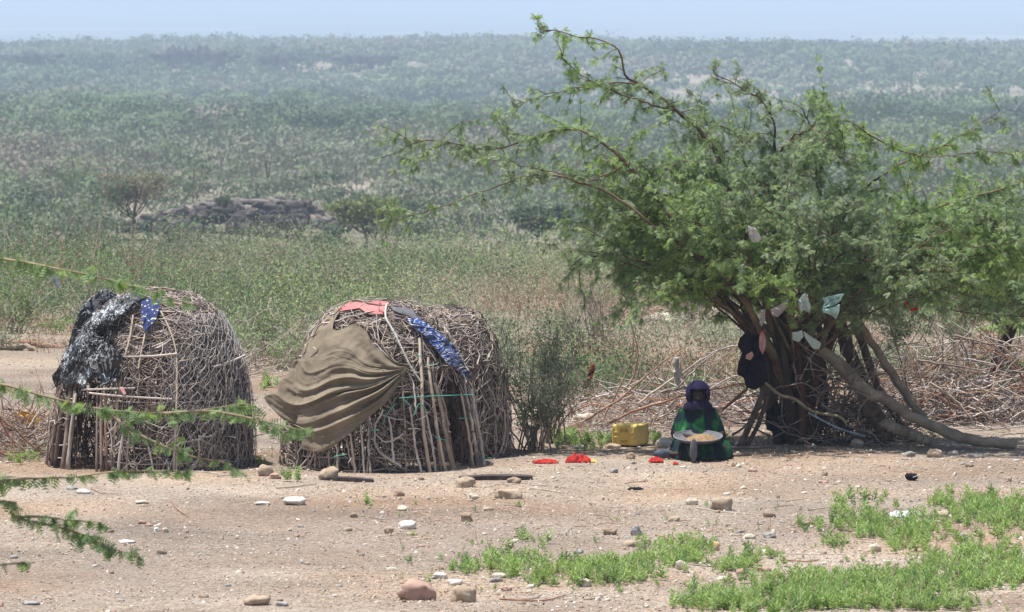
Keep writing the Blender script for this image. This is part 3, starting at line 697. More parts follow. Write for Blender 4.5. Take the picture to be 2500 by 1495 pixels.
log('prop_stick', [P(1868, 945, YT - .4), P(1840, 1015, YT - .5), P(1806, 1092, YT - .7)], [.028, .034, .036], 'stout brown prop pole slanting down left of the trunk', M['log_dark'], 'pole', seed=8)
log('prop_stick', [P(1878, 955, YT - .3), P(1852, 1035, YT - .5), P(1822, 1090, YT - .65)], [.02, .024, .024], 'thinner pole alongside the stout prop pole', M['log_dark'], 'pole', seed=9)
log('prop_stick', [P(1865, 985, YT + .5), P(1820, 1040, YT + .4), P(1788, 1062, YT + .3)], [.012, .012, .012], 'thin dark stick behind the prop poles', M['stick_b'], 'stick', seed=10)
log('orange_branch', [P(1825, 948, YT + .8), P(1795, 975, YT + .8), P(1765, 1000, YT + .9)], [.018, .018, .014], 'orange brown branch stub below the hanging black cloth', M['stick_r'], 'branch', seed=11)
log('orange_branch', [P(1872, 992, YT + .9), P(1845, 1015, YT + .9), P(1812, 1028, YT + .9)], [.016, .016, .012], 'short orange branch behind the stout prop pole', M['stick_r'], 'branch', seed=12)
M['pipe'] = mat('painted pipe', (.20, .25, .30), (.42, .48, .52), 20, .4, 0, metal=.3)
log('metal_pipe', [P(1973, 1008, YT - .5), P(2045, 1045, YT - .5), P(2112, 1066, YT - .5)], [.012, .012, .012], 'shiny blue grey pipe lying low among the roots', M['pipe'], 'pipe', seed=13)
log('curved_branch', [P(1868, 935, YT - .4), P(1905, 965, YT - .45), P(1940, 975, YT - .5), P(1985, 1005, YT - .5), P(2050, 1018, YT - .55), P(2068, 1040, YT - .5)], [.018, .018, .017, .016, .014, .008], 'thin bent branch crossing in front of the trunk bundle', M['branch'], 'branch', seed=14)
log('cut_branch', [P(2120, 1060, YT - .1), P(2090, 1045, YT - .1), P(2115, 1025, YT - .1)], [.015, .018, .018], 'orange broken branch end behind the dark stump', M['stick_r'], 'branch', seed=15)
# small tree trunk at the right edge
YR = 68.0
rt_base = np.array((P(2395, 985, YR)[0], YR, 0.0))
rtree = thing('thorn_tree', rt_base, 'leaning reddish trunk with low green crown at the right edge', 'tree')
pth, rad = smooth_path([rt_base, P(2430, 900, YR), P(2470, 800, YR), P(2500, 740, YR), P(2560, 660, YR)], 22, [.085, .08, .065, .05, .03])
b = MB(); v, f = tubes(pth, rad, 8); b.add(v, f); b.obj('trunk', M['bark_red'], rtree)
rr = np.random.default_rng(61)
k = 60; src = pth[rr.integers(10, 22, k)]; tp = np.stack([rr.uniform(P(2230, 0, YR)[0], P(2640, 0, YR)[0], k), YR + rr.uniform(-.9, .9, k), np.array([P(0, q, YR)[2] for q in rr.uniform(640, 795, k)])], -1)
br = np.stack([src * (1 - t) + tp * t + np.array([0, 0, .18 * math.sin(PI * t)]) for t in np.linspace(0, 1, 8)], 1); br[:, 1:-1] += rr.normal(0, .02, br[:, 1:-1].shape)
b = MB(); v, f = tubes(br, np.linspace(.02, .004, 8), 4); b.add(v, f); b.obj('branches', M['branch'], rtree)
k = 4800; jj = rr.integers(0, 60, k); pos, dr_ = lerp_path(br[jj], rr.uniform(.35, 1, k)); pos = pos + rr.normal(0, .1, (k, 3)) * np.array([1, 1, .6])
b = MB(); v, f = inst(LV, LF, pos, frames(rr.normal(0, .6, (k, 3)) + np.array([0, 0, -.35]), rr, 1.2), rr.uniform(.7, 1.15, k)); b.add(v, f, rr.integers(0, 2, len(f))); b.obj('crown', [M['leaf_a'], M['leaf_b']], rtree, smooth=False)

# ---------------------------------------------------------------- brushwood
def brush(name, label, cx, cy, rx, ry, h, k, seed, mats, lens=(.3, 1.0), rad=(.004, .011), flat=.35, big=()):
    rr = np.random.default_rng(seed); base = np.array((cx, cy, float(hz(cx, cy))))
    t = thing(name, base, label, 'brushwood')
    a = rr.uniform(0, 2 * PI, k); q = np.sqrt(rr.random(k)); u = rr.random(k)
    z = u * h * (1 - q ** 2 * .8)
    st = np.stack([cx + np.cos(a) * q * rx, cy + np.sin(a) * q * ry, base[2] + z + .01], -1)
    d = rr.normal(size=(k, 3)) * np.array([1, .6, flat])
    pth = wander(st, d, rr.uniform(*lens, k), 8, .2, 0.0, rr); pth[..., 2] = np.maximum(pth[..., 2], base[2] + .01)
    b = MB(); v, f = tubes(pth, rr.uniform(*rad, (k, 1)) * np.linspace(1, .45, 8), 4); fm = np.repeat(rr.integers(0, len(mats), k), 7 * 4); b.add(v, f, fm)
    # fine twigs
    kk = k * 2; j = rr.integers(0, k, kk); qd = rr.integers(1, 8, kk)
    tw = wander(pth[j, qd], rr.normal(size=(kk, 3)) * np.array([1, .6, .7]), rr.uniform(.08, .3, kk), 5, .2, 0, rr); tw[..., 2] = np.maximum(tw[..., 2], base[2] + .01)
    v, f = tubes(tw, np.linspace(.0032, .002, 5), 3); b.add(v, f, np.repeat(rr.integers(0, len(mats), kk), 4 * 3))
    o = b.obj('twigs', mats, t); o['kind'] = 'stuff'
    for pts, r0, mm in big:
        pth, rad_ = smooth_path(pts, 16, np.linspace(r0, r0 * .5, len(pts))); pth[1:-1] += rr.normal(0, .006, pth[1:-1].shape)
        bb = MB(); v, f = tubes(pth, rad_, 7); bb.add(v, f); bb.obj('branch', mm, t)
    return t
R_ = M['stick_r']; A_ = M['stick_a']; B_ = M['stick_b']; C_ = M['stick_c']; D_ = M['stick_d']
Yb = 66.0
def pl(Y, *pts): return [P(a, c, Y) for a, c in pts]
brush('brushwood_fence', 'low tangle of dry reddish branches behind the seated person', P(1600, 1000, Yb)[0], 67, 1.35, 1.1, .42, 250, 1, [A_, B_, R_, A_, B_], big=[
    (pl(65, (1390, 1045), (1500, 985), (1600, 900), (1665, 850)), .014, R_), (pl(65.2, (1470, 1030), (1510, 950), (1540, 880), (1552, 800)), .011, R_),
    (pl(65, (1480, 1040), (1560, 1000), (1700, 960), (1840, 930)), .017, R_), (pl(65.5, (1560, 985), (1680, 900), (1770, 850), (1850, 840)), .012, A_),
    (pl(64.8, (1395, 860), (1420, 940), (1470, 1030)), .011, C_), (pl(65, (1650, 950), (1700, 900), (1760, 850)), .012, A_), (pl(66, (1400, 1030), (1380, 950), (1350, 880)), .014, R_)])
brush('brushwood_fence', 'thin scatter of bent dry branches between the seated person and the tree trunk', P(1790, 1000, Yb)[0], 67, .75, .8, .5, 130, 2, [A_, B_, D_, B_], big=[(pl(65.8, (1720, 960), (1790, 920), (1860, 905)), .011, A_)])
brush('brushwood_heap', 'big heap of tangled grey brown brushwood at the right edge', P(2430, 1000, Yb)[0], 67.2, 1.15, 1.2, .95, 640, 3, [A_, B_, B_, A_, R_], (.3, 1.2), (.004, .012), .5, big=[
    (pl(65, (2270, 935), (2330, 975), (2360, 1010), (2385, 1045)), .016, C_), (pl(64.9, (2370, 985), (2420, 1020), (2465, 1050)), .018, C_),
    (pl(65, (2310, 975), (2335, 1005), (2330, 1030)), .012, R_), (pl(65.5, (2330, 820), (2420, 840), (2520, 850)), .014, B_), (pl(65.2, (2240, 880), (2370, 900), (2510, 930)), .013, B_)])
brush('brushwood_heap', 'loose dry branches between the leaning trunks and the big heap', P(2240, 1000, Yb)[0], 67, .7, .9, .75, 380, 4, [A_, B_, D_, R_], (.3, 1.0), (.003, .009), .5)
brush('brushwood_heap', 'dark tangle of roots and twigs under the fallen log', P(2070, 1040, YT)[0], YT + .2, .62, .45, .5, 380, 5, [B_, D_, D_, A_], (.2, .6), (.003, .008), .6)
brush('brushwood_heap', 'pile of orange brown dry branches left of the left hut', P(20, 1080, 62.5)[0], 62.6, .62, 1.3, .45, 330, 6, [A_, B_, R_, D_], (.3, .9), (.003, .008), .5, big=[
    (pl(61.5, (-20, 980), (20, 1060), (70, 1110), (125, 1160)), .017, R_), (pl(61.2, (0, 1105), (50, 1125), (90, 1150), (125, 1168)), .015, R_),
    (pl(61.7, (-30, 1000), (40, 1050), (80, 1090), (118, 1115)), .015, R_), (pl(62, (30, 1070), (80, 1060), (120, 1045)), .013, R_), (pl(61.8, (70, 1045), (100, 1000), (130, 970)), .011, A_), (pl(61.6, (0, 960), (35, 1000), (60, 1060)), .011, A_)])
brush('brushwood_scatter', 'thin dry twigs lying among stones beyond the jerrycan', P(1480, 1010, 66)[0], 65.2, .9, .5, .12, 130, 7, [A_, B_, R_], (.2, .6), (.003, .007), .1)
brush('brushwood_scatter', 'straggle of thin twigs at the back of the camp behind the huts', P(640, 920, 74)[0], 75, .9, 1.2, .35, 120, 8, [A_, B_, C_], (.3, .8), (.004, .008), .5)
log('long_pole', [P(-60, 835, 80), P(50, 838, 80), P(100, 842, 80), P(170, 856, 80)], [.045, .045, .042, .035], 'long reddish pole lying behind the left hut', M['stick_r'], 'pole', seed=20)
log('split_log', [P(-40, 852, 79.5), P(20, 850, 79.5), P(62, 845, 79.5), P(90, 858, 79.4)], [.05, .055, .04, .02], 'split log with pale broken end under the long reddish pole', M['log'], 'log', seed=21, rough=.01)

# ---------------------------------------------------------------- huts
class Dome:
    def __init__(s, c, Rx, Ry, H, ex=.62, lean=0.0): s.c = np.asarray(c, float); s.Rx = Rx; s.Ry = Ry; s.H = H; s.ex = ex; s.lean = lean
    def at(s, th, ph, off=0.0):
        ph = np.clip(ph, 0, PI / 2 - .001); cr = np.cos(ph) ** s.ex; z = s.H * np.sin(ph)
        return np.stack([s.c[0] + s.lean * z + (s.Rx + off) * cr * np.sin(th), s.c[1] - (s.Ry + off) * cr * np.cos(th), s.c[2] + z + off * np.sin(ph)], -1)
    def front(s, px, py, off=0.0):
        Y = s.c[1] - s.Ry * .8
        for _ in range(6):
            p = P(px, py, Y); zz = min(max((p[2] - s.c[2]) / s.H, 0), .999); ph = math.asin(zz); cr = math.cos(ph) ** s.ex
            q = 1 - ((p[0] - s.c[0] - s.lean * zz * s.H) / ((s.Rx) * cr + 1e-6)) ** 2
            Y = .5 * Y + .5 * (s.c[1] - s.Ry * cr * math.sqrt(max(q, 0.02)))
        return Y - off
def hut_twigs(D, k, rr, door=None, lens=(.25, .8), vert=.5, radr=(.0025, .0068), zr=(0, 1), off=(-.05, .04), curl=.35, thr=(-PI, PI)):
    th = rr.uniform(*thr, k); ph = np.arcsin(rr.uniform(zr[0], zr[1], k)) * rr.uniform(.9, 1, k)
    L = rr.uniform(*lens, k); a = np.where(rr.random(k) < vert, rr.normal(PI / 2, .3, k), rr.uniform(-.9, .9, k)); a = np.where(rr.random(k) < .25, rr.uniform(0, PI, k), a)
    n = 7; t = np.linspace(-.5, .5, n); ths = [th[:, None] * np.ones(n)]
    w = rr.normal(0, curl, (k, 1)) * (t ** 2 * 4) + rr.normal(0, .05, (k, n))
    cr = np.maximum(np.cos(ph), .12) ** D.ex
    dth = (np.cos(a)[:, None] * t * L[:, None] + np.sin(a)[:, None] * w * L[:, None] * .5) / (D.Rx * cr[:, None])
    dph = (np.sin(a)[:, None] * t * L[:, None] - np.cos(a)[:, None] * w * L[:, None] * .5) / (D.H * .95)
    TH = th[:, None] + dth; PH = np.clip(ph[:, None] + dph, 0.0, PI / 2)
    o = rr.uniform(*off, k)[:, None] + rr.normal(0, .008, (k, n))
    pts = D.at(TH, PH, o); pts[..., 2] = np.maximum(pts[..., 2], .01)
    if door is not None:
        zz = pts[..., 2]; bad = ((TH > door[0]) & (TH < door[1]) & (zz < door[2])).any(axis=1); pts = pts[~bad]; 
    R = rr.uniform(*radr, (len(pts), 1)) * np.exp(rr.normal(0, .32, (len(pts), 1))) * np.linspace(1, .5, n)
    return pts, R
SM = [M['stick_a'], M['stick_b'], M['stick_c'], M['stick_d']]
def fill_hut(t, D, k, seed, door, probs=(.42, .33, .1, .15), ribs=26, hoops=9, lens=(.25, .8), dense_top=True, thr=(-PI, PI), vert=.5):
    rr = np.random.default_rng(seed)
    b = MB()
    pts, R = hut_twigs(D, k, rr, door, lens, vert, thr=thr); mi = rr.choice(4, len(pts), p=probs)
    v, f = tubes(pts, R, 4); b.add(v, f, np.repeat(mi, 6 * 4))
    if dense_top:
        pts, R = hut_twigs(D, int(k * .75), rr, None, (.3, .9), .35, (.003, .007), (.62, 1.0), (-.08, .02)); mi = rr.choice(4, len(pts), p=probs)
        v, f = tubes(pts, R, 4); b.add(v, f, np.repeat(mi, 6 * 4))
    # inner layer of darker sticks, the interior's shade put into their colour
    pts, R = hut_twigs(D, int(k * .7), rr, door, (.3, .9), .6, (.004, .008), (0, .95), (-.16, -.06)); v, f = tubes(pts, R, 4); b.add(v, f, np.repeat(rr.choice([1, 3], len(pts)), 6 * 4))
    # broken ends that stick out of the wall
    kk = 170; th = rr.uniform(-PI, PI, kk); ph = np.arcsin(rr.uniform(.05, .98, kk)); p0 = D.at(th, ph, -.03); ctr_ = D.c + np.array([0, 0, D.H * .3]); d = (p0 - ctr_); d /= np.linalg.norm(d, axis=1, keepdims=True)
    if door: kp = ~((th > door[0]) & (th < door[1]) & (p0[:, 2] < door[2])); p0, d = p0[kp], d[kp]; kk = len(p0)
    pk = wander(p0, d * .55 + rr.normal(0, .6, (kk, 3)) + np.array([0, 0, .15]), rr.uniform(.08, .24, kk), 5, .22, 0, rr); v, f = tubes(pk, np.linspace(.0055, .003, 5), 4); b.add(v, f, np.repeat(rr.choice(4, kk, p=probs), 4 * 4))
    o = b.obj('wattle', SM, t); o['kind'] = 'stuff'
    for i in range(ribs):
        th = thr[0] + (thr[1] - thr[0]) * (i + rr.uniform(-.2, .2)) / ribs
        if door and door[0] < th < door[1]: continue
        ph = np.linspace(0, 1.45, 16); pth = D.at(np.full(16, th) + rr.normal(0, .01, 16), ph, -.02 + rr.normal(0, .006, 16)); pth[0, 2] = -.02
        b = MB(); v, f = tubes(pth, np.linspace(.012, .006, 16), 6); b.add(v, f); b.obj('rib', SM[int(rr.choice([0, 1, 1, 2]))], t)
    for i in range(hoops):
        ph = math.asin((i + .6) / (hoops + .6)); n = 48; a0, a1 = (door[1], door[0] + 2 * PI) if (door and D.H * math.sin(ph) < door[2]) else (0, 2 * PI)
        th = np.linspace(a0, a1, n); pth = D.at(th, np.full(n, ph) + rr.normal(0, .006, n), .0 + rr.normal(0, .006, n))
        b = MB(); v, f = tubes(pth, .006, 5); b.add(v, f); b.obj('hoop', SM[int(rr.choice([0, 1, 3]))], t)
YH = 60.85
h1c = np.array((P(362, 0, YH)[0], YH, 0.0)); H1 = P(362, 716, YH)[2]
D1 = Dome(h1c, 1.03, 1.05, H1 * 1.02, .74, .04)
hut1 = thing('stick_hut', h1c, 'left domed hut of woven sticks under black netting with wire mesh at its right', 'hut', 'domed stick huts')
door1 = (math.radians(-52), math.radians(-27), .92)
fill_hut(hut1, D1, 2300, 41, door1, probs=(.45, .38, .05, .12), ribs=40, hoops=11, lens=(.2, .65))
# bundle of barky poles left of the door, poles right of the door
rr = np.random.default_rng(42)
for (a, c, e, g, rd, mm) in ((118, 1168, 150, 950, .03, B_), (135, 1172, 160, 955, .034, D_), (150, 1176, 172, 955, .03, B_), (160, 1172, 183, 955, .022, C_), (168, 1178, 186, 960, .018, A_), (128, 1172, 150, 960, .03, D_),
                             (236, 1178, 238, 955, .016, B_), (250, 1178, 247, 960, .02, B_), (262, 1178, 256, 960, .015, R_), (288, 1178, 300, 1060, .016, A_), (272, 1178, 270, 980, .014, B_),
                             (378, 1178, 362, 1090, .012, A_), (424, 1175, 430, 980, .012, A_), (430, 1170, 428, 880, .012, C_)):
    Yp0 = D1.front(a, c, .02); Yp1 = D1.front(e, g, .02)
    pth = smooth_path([P(a, c, Yp0), (P(a, c, Yp0) + P(e, g, Yp1)) / 2 + np.array([rr.normal(0, .012), -.02, 0]), P(e, g, Yp1)], 9); pth[0, 2] = -.01
    b = MB(); v, f = tubes(pth, np.linspace(rd, rd * .75, 9), 7); b.add(v, f); b.obj('pole', mm, hut1)
for pts in (((218, 960), (300, 968), (420, 975)), ((200, 952), (260, 950), (330, 948)), ((300, 872), (370, 870), (432, 864)), ((283, 768), (310, 752), (342, 738)), ((290, 765), (318, 748), (348, 733)), ((520, 897), (560, 884), (598, 868)), ((395, 735), (430, 733), (470, 742)), ((390, 742), (425, 740), (455, 748))):
    b = MB(); pth = smooth_path([P(a, c, D1.front(a, c, .06)) for a, c in pts], 10); v, f = tubes(pth, .011, 6); b.add(v, f); b.obj('crossbar', C_ if pts[0][1] < 860 else A_, hut1)
for pts in (((392, 760), (412, 800), (430, 860), (432, 960), (428, 1030)), ((325, 770), (318, 820), (305, 870)), ((355, 812), (345, 860), (338, 900)), ((520, 830), (548, 900), (552, 980), (542, 1060))):
    b = MB(); pth = smooth_path([P(a, c, D1.front(a, c, .05)) for a, c in pts], 14); v, f = tubes(pth, .0095, 6); b.add(v, f); b.obj('long_stick', C_, hut1)
# wire mesh wrapped round the right side
b = MB(); nT = 40
for sgn in (-1, 1):
    k = 46; th0 = np.linspace(math.radians(5), math.radians(215), k)[:, None]; zz = np.linspace(0, 1.02, nT)
    TH = th0 + sgn * (zz[None] - .5) * 1.25 + .02 * np.sin(zz[None] * 60 + th0 * 31)
    PH = np.broadcast_to(zz[None], TH.shape); ok = (TH > math.radians(8)) & (TH < math.radians(205))
    pts = D1.at(TH, PH, .055 + .01 * np.sin(TH * 40))
    for i in range(k):
        w_ = np.where(ok[i])[0]
        if len(w_) > 3: v, f = tubes(pts[i, w_[0]:w_[-1] + 1], .0019, 3); b.add(v, f)
for th in np.linspace(math.radians(40), math.radians(95), 9):
    pth = D1.at(np.full(16, th), np.linspace(0, .2, 16), .055); 
b.obj('wire_mesh', M['wire'], hut1)
# second hut: a front dome joined to a dome behind and to the right
h2c = np.array((P(925, 0, 60.9)[0], 60.9, 0.0)); H2 = P(925, 742, 60.9)[2]
D2 = Dome(h2c, 1.0, 1.0, H2 * 1.02, .72)
D3 = Dome((P(1085, 0, 62.3)[0], 62.3, 0), .68, 1.0, P(1080, 750, 62.3)[2], .6)
hut2 = thing('stick_hut', h2c, 'middle hut of bent sticks half wrapped in a big brown cloth', 'hut', 'domed stick huts')
door2 = (math.radians(48), math.radians(70), .95)
fill_hut(hut2, D2, 1700, 51, door2, probs=(.40, .27, .15, .18), ribs=24, hoops=7, lens=(.2, .75), vert=.5)
fill_hut(hut2, D3, 1600, 52, None, probs=(.47, .28, .15, .1), ribs=26, hoops=6, lens=(.2, .75), vert=.75)
rr = np.random.default_rng(43)
for (pts, rd, mm) in ((((1024, 826), (1030, 935), (1033, 1026), (1051, 1172)), .019, C_), (((1046, 873), (1051, 935), (1073, 1080), (1091, 1171)), .017, C_), (((1059, 935), (1077, 989), (1090, 1073), (1110, 1172)), .024, M['log']),
                      (((1070, 945), (1088, 1000), (1098, 1080), (1116, 1171)), .016, B_), (((1131, 913), (1146, 1008), (1161, 1091), (1168, 1166)), .017, A_), (((1125, 960), (1140, 1040), (1150, 1100), (1158, 1166)), .014, C_), (((1150, 950), (1165, 1030), (1178, 1100), (1186, 1160)), .018, A_),
                      (((1140, 990), (1158, 1060), (1172, 1165)), .016, B_), (((855, 1058), (862, 1110), (869, 1166)), .013, C_), (((880, 1037), (886, 1100), (891, 1169)), .013, A_), (((902, 1010), (900, 1090), (906, 1166)), .013, A_), (((893, 1005), (903, 1060), (896, 1166)), .011, B_),
                      (((1000, 993), (1010, 1050), (1019, 1117), (1031, 1172)), .013, A_), (((1040, 1010), (1056, 1090), (1066, 1170)), .013, A_), (((1055, 960), (1066, 1050), (1078, 1170)), .012, B_), (((950, 1020), (958, 1080), (962, 1130)), .012, A_), (((725, 1070), (726, 1160)), .011, B_), (((803, 1100), (806, 1160)), .011, B_), (((822, 1085), (824, 1165)), .012, A_), (((770, 1105), (772, 1165)), .01, B_),
                      (((935, 1000), (915, 1050), (925, 1100), (980, 1140)), .012, A_), (((905, 1040), (940, 1080), (985, 1060)), .009, A_), (((990, 900), (1010, 940), (1015, 1010)), .01, A_)):
    pth = [P(a, c, D2.front(a, c, .07)) for a, c in pts]; pth = smooth_path(pth, 14); pth[1:-1] += rr.normal(0, .004, pth[1:-1].shape)
    if pts[-1][1] > 1155: pth[-1, 2] = -.01
    b = MB(); v, f = tubes(pth, np.linspace(rd * .8, rd, 14), 7); b.add(v, f); b.obj('pole', mm, hut2)
M['string'] = mat('green string', (.06, .32, .24), (.10, .42, .32), 9, .7, 0)
M['rope'] = mat('pale rope', (.42, .40, .37), (.58, .56, .52), 30, .9, .5, 60)
for pts in (((975, 972), (1040, 968), (1090, 966), (1156, 964)), ((968, 985), (945, 1010), (935, 1035)), ((985, 975), (1000, 990)), ((1010, 1015), (1025, 985), (1045, 1010)), ((900, 1052), (925, 1050)), ((1062, 1068), (1090, 1076)), ((1014, 865), (1030, 872)), ((1045, 893), (1068, 890)), ((1120, 1022), (1150, 1020)), ((1172, 1120), (1200, 1118)), ((815, 1115), (845, 1110))):
    b = MB(); pth = smooth_path([P(a, c, D2.front(a, c, .10)) for a, c in pts], 8); v, f = tubes(pth, .0045, 4); b.add(v, f); b.obj('string', M['string'], hut2)
b = MB(); pth = smooth_path([P(a, c, D2.front(a, c, .11)) for a, c in ((944, 742), (942, 775), (964, 815), (986, 862), (1004, 898), (1030, 935))], 24); v, f = tubes(pth, .011, 6); b.add(v, f)
tag(b.obj('rope', M['rope']), 'pale twisted rope tied from the hut roof down to a pole', 'rope')

# ---------------------------------------------------------------- cloth sheets
def sheet(name, outline, depth, m, label, cat, pivot=None, fold=.03, nfold=7, sag=0, noise_amp=.02, noise_s=5, rings=26, nb=150, thick=.006, seed=0, power=1.0, group=None):
    O = np.array(outline, float); O = np.vstack([O, O[:1]]) if pivot is None else O
    d = np.r_[0, np.cumsum(np.linalg.norm(np.diff(O, axis=0), axis=1))]; t = np.linspace(0, d[-1], nb)
    B = np.stack([np.interp(t, d, O[:, 0]), np.interp(t, d, O[:, 1])], -1)
    piv = np.array(pivot, float) if pivot is not None else O[:-1].mean(0)
    s = np.linspace(0.0, 1, rings) ** power
    vt = []
    for i, ss in enumerate(s):
        for j in range(nb):
            q = piv + (B[j] - piv) * ss; q = q + np.array([0, sag * 4 * ss * (1 - ss)])
            Y = depth(q[0], q[1]); p = P(q[0], q[1], Y)
            u = t[j] / d[-1]
            w = math.sin(u * nfold * 2 * PI + 2.2 * math.sin(u * 9 + seed) + ss * 1.2); w = 1 - 2 * abs(w) ** 1.4 if pivot is not None else w
            a = fold * (ss ** .5) * (.35 + .65 * math.sin(PI * min(max(ss, .05), .96))) * w
            nzv = noise_amp * noise3(p, noise_s, seed + .5) + .5 * noise_amp * noise3(p, noise_s * 2.3, seed + 3.5)
            p = p + np.array([0, -1, .15]) * (a + nzv); vt.append(p)
    idx = np.arange(rings * nb).reshape(rings, nb); A = idx[:-1, :-1]; F = np.stack([A, idx[:-1, 1:], idx[1:, 1:], idx[1:, :-1]], -1).reshape(-1, 4)
    b = MB(); b.add(vt, F); o = b.obj(name, m)
    sd = o.modifiers.new('thickness', 'SOLIDIFY'); sd.thickness = thick; sd.offset = 0
    return tag(o, label, cat, group)
M['brown_cloth'] = mat('brown cloth', (.165, .135, .096), (.25, .208, .152), 3.2, .95, .6, 90, dist=.006)
def dep2(off): return lambda a, c: D2.front(a, c, off)
out_brown = [(997, 893), (964, 882), (928, 856), (909, 838), (891, 806), (862, 793), (837, 804), (815, 809), (818, 790), (830, 765), (838, 747), (818, 758), (775, 793), (746, 822), (720, 876), (702, 916), (682, 931), (676, 957), (647, 967), (651, 982), (673, 1007), (698, 1029), (738, 1048), (735, 1095), (778, 1104), (804, 1095), (855, 1058), (906, 1015), (949, 975), (986, 916), (997, 893)]
def brown_depth(a, c):
    # leaves the hut at the lower left and hangs free there
    base = D2.front(max(a, 722), c, .09); out_ = max(0, (760 - a)) * .0022 * (1 if c > 880 else .3)
    return base - out_ * .5
def drape():
    def curve(pts, n):
        return smooth_path(np.array([(a, c, 0.) for a, c in pts]), n)[:, :2]
    nu, ns_ = 210, 120
    T = curve([(1000, 892), (964, 882), (928, 856), (909, 838), (891, 806), (862, 793), (837, 804), (815, 806), (816, 785), (838, 747)], ns_)
    Bm = curve([(1000, 896), (986, 918), (949, 975), (906, 1015), (855, 1058), (804, 1095), (778, 1104), (735, 1096)], ns_)
    Lf = curve([(838, 747), (818, 758), (775, 793), (746, 822), (720, 876), (702, 916), (682, 931), (676, 957), (647, 967), (651, 982), (673, 1007), (698, 1029), (738, 1048), (735, 1096)], nu)
    r0 = np.random.default_rng(8)
    ctr = np.array([.36, .47, .575, .65, .755, .86]); amp_ = np.array([.5, 1.0, 1.35, .9, 1.35, .9]); wd = np.array([.04, .036, .034, .022, .036, .03])
    vt = []
    for i in range(nu):
        u = i / (nu - 1)
        for j in range(ns_):
            ss = j / (ns_ - 1); q = (1 - u) * T[j] + u * Bm[j] + ss ** 1.2 * (Lf[i] - ((1 - u) * T[-1] + u * Bm[-1]))
            q = q + np.array([0, 62 * u * (1 - u) * 4 * ss * (1 - ss) * (.35 + .9 * u)])
            uu_ = u + .016 * math.sin(ss * 7 + u * 9) + .012 * noise3((ss * 3, u * 4, 0), 1.5, 2)
            # ridges run from the knot to the left edge and fade at different places
            f_ = 0
            for c_, a_, w_ in zip(ctr, amp_, wd):
                cs_ = .55 + .3 * math.sin(c_ * 47); fade = min(1, ss * 5) * (.12 + .95 * math.exp(-((ss - cs_) / .36) ** 2))
                dd_ = (uu_ - c_) / (w_ * (.6 + .4 * ss)); f_ += a_ * fade * (math.exp(-abs(dd_) ** 1.35) - .5 * math.exp(-(dd_ + 1.7) ** 2))
            f_ += .5 * (.35 - abs(noise3((uu_ * 26, ss * 2.2, 0), 1.0, 12)) * 1.6) * min(1, ss * 4)
            low = min(max((u - .18) / .2, 0), 1)
            a_all = .054 * (.35 + .65 * math.sin(PI * min(1, .15 + ss * .8))) * low
            # soft wrinkles on the upper part
            up = (1 - low) * .016 * math.sin(ss * 16 + u * 24)
            Y = brown_depth(q[0], q[1]); p = P(q[0], q[1], Y)
            nz_ = .024 * noise3(p, 3.2, 2) + .018 * noise3(p, 8, 7) + .007 * noise3(p, 20, 5)
            vt.append(p + np.array([0, -1, .06]) * (a_all * f_ + up + nz_))
    idx = np.arange(nu * ns_).reshape(nu, ns_); F = np.stack([idx[:-1, :-1], idx[:-1, 1:], idx[1:, 1:], idx[1:, :-1]], -1).reshape(-1, 4)
    b = MB(); b.add(vt, F); o = b.obj('cloth', M['brown_cloth']); sd = o.modifiers.new('thickness', 'SOLIDIFY'); sd.thickness = .004; sd.offset = 0
    tag(o, 'large brown cloth gathered to a knot and draped over the middle hut', 'cloth')
drape()
M['pink'] = mat('pink cloth', (.50, .16, .16), (.62, .22, .21), 4, .9, .3, 60)
def top_depth(off): return lambda a, c: min(D2.front(a, c, off), D2.c[1] - .1)
sheet('cloth', [(833, 749), (855, 738), (891, 740), (928, 735), (951, 740), (942, 755), (935, 767), (917, 767), (891, 762), (869, 746), (851, 745), (822, 762)], top_depth(.06), M['pink'], 'faded pink cloth laid over the crown of the middle hut', 'cloth', None, .01, 3, 0, .02, 6)
M['gry'] = mat('dark grey cloth', (.10, .10, .11), (.17, .17, .19), 6, .9, .3)
sheet('cloth', [(958, 742), (985, 748), (1008, 758), (1022, 778), (1030, 800), (1015, 785), (1000, 772), (975, 765), (958, 757)], top_depth(.07), M['gry'], 'dark grey strip of cloth right of the pink cloth', 'cloth', None, .008, 3, 0, .015, 6, 12, 60)
def stripes():
    m = bpy.data.materials.new('blue striped plastic'); m.use_nodes = True; N = m.node_tree.nodes; L = m.node_tree.links; b_ = N['Principled BSDF']; b_.inputs['Roughness'].default_value = .35
    tc = N.new('ShaderNodeTexCoord'); mp = N.new('ShaderNodeMapping'); mp.inputs['Rotation'].default_value = (0, .9, 0); mp.inputs['Scale'].default_value = (3, 3, 15); L.new(tc.outputs['Object'], mp.inputs[0])
    nz = N.new('ShaderNodeTexNoise'); nz.inputs['Scale'].default_value = 1.3; nz.inputs['Detail'].default_value = 2; L.new(mp.outputs[0], nz.inputs[0])
    cr = N.new('ShaderNodeValToRGB'); cr.color_ramp.interpolation = 'CONSTANT'; e = cr.color_ramp.elements
    e[0].position = 0; e[0].color = (.02, .025, .05, 1); e[1].position = .43; e[1].color = (.05, .10, .42, 1)
    for p_, c_ in ((.48, (.55, .6, .66, 1)), (.51, (.02, .025, .05, 1)), (.57, (.07, .12, .42, 1)), (.61, (.6, .63, .68, 1)), (.64, (.02, .02, .04, 1))):
        q = e.new(p_); q.color = c_
    L.new(nz.outputs[0], cr.inputs[0]); L.new(cr.outputs[0], b_.inputs['Base Color']); return m
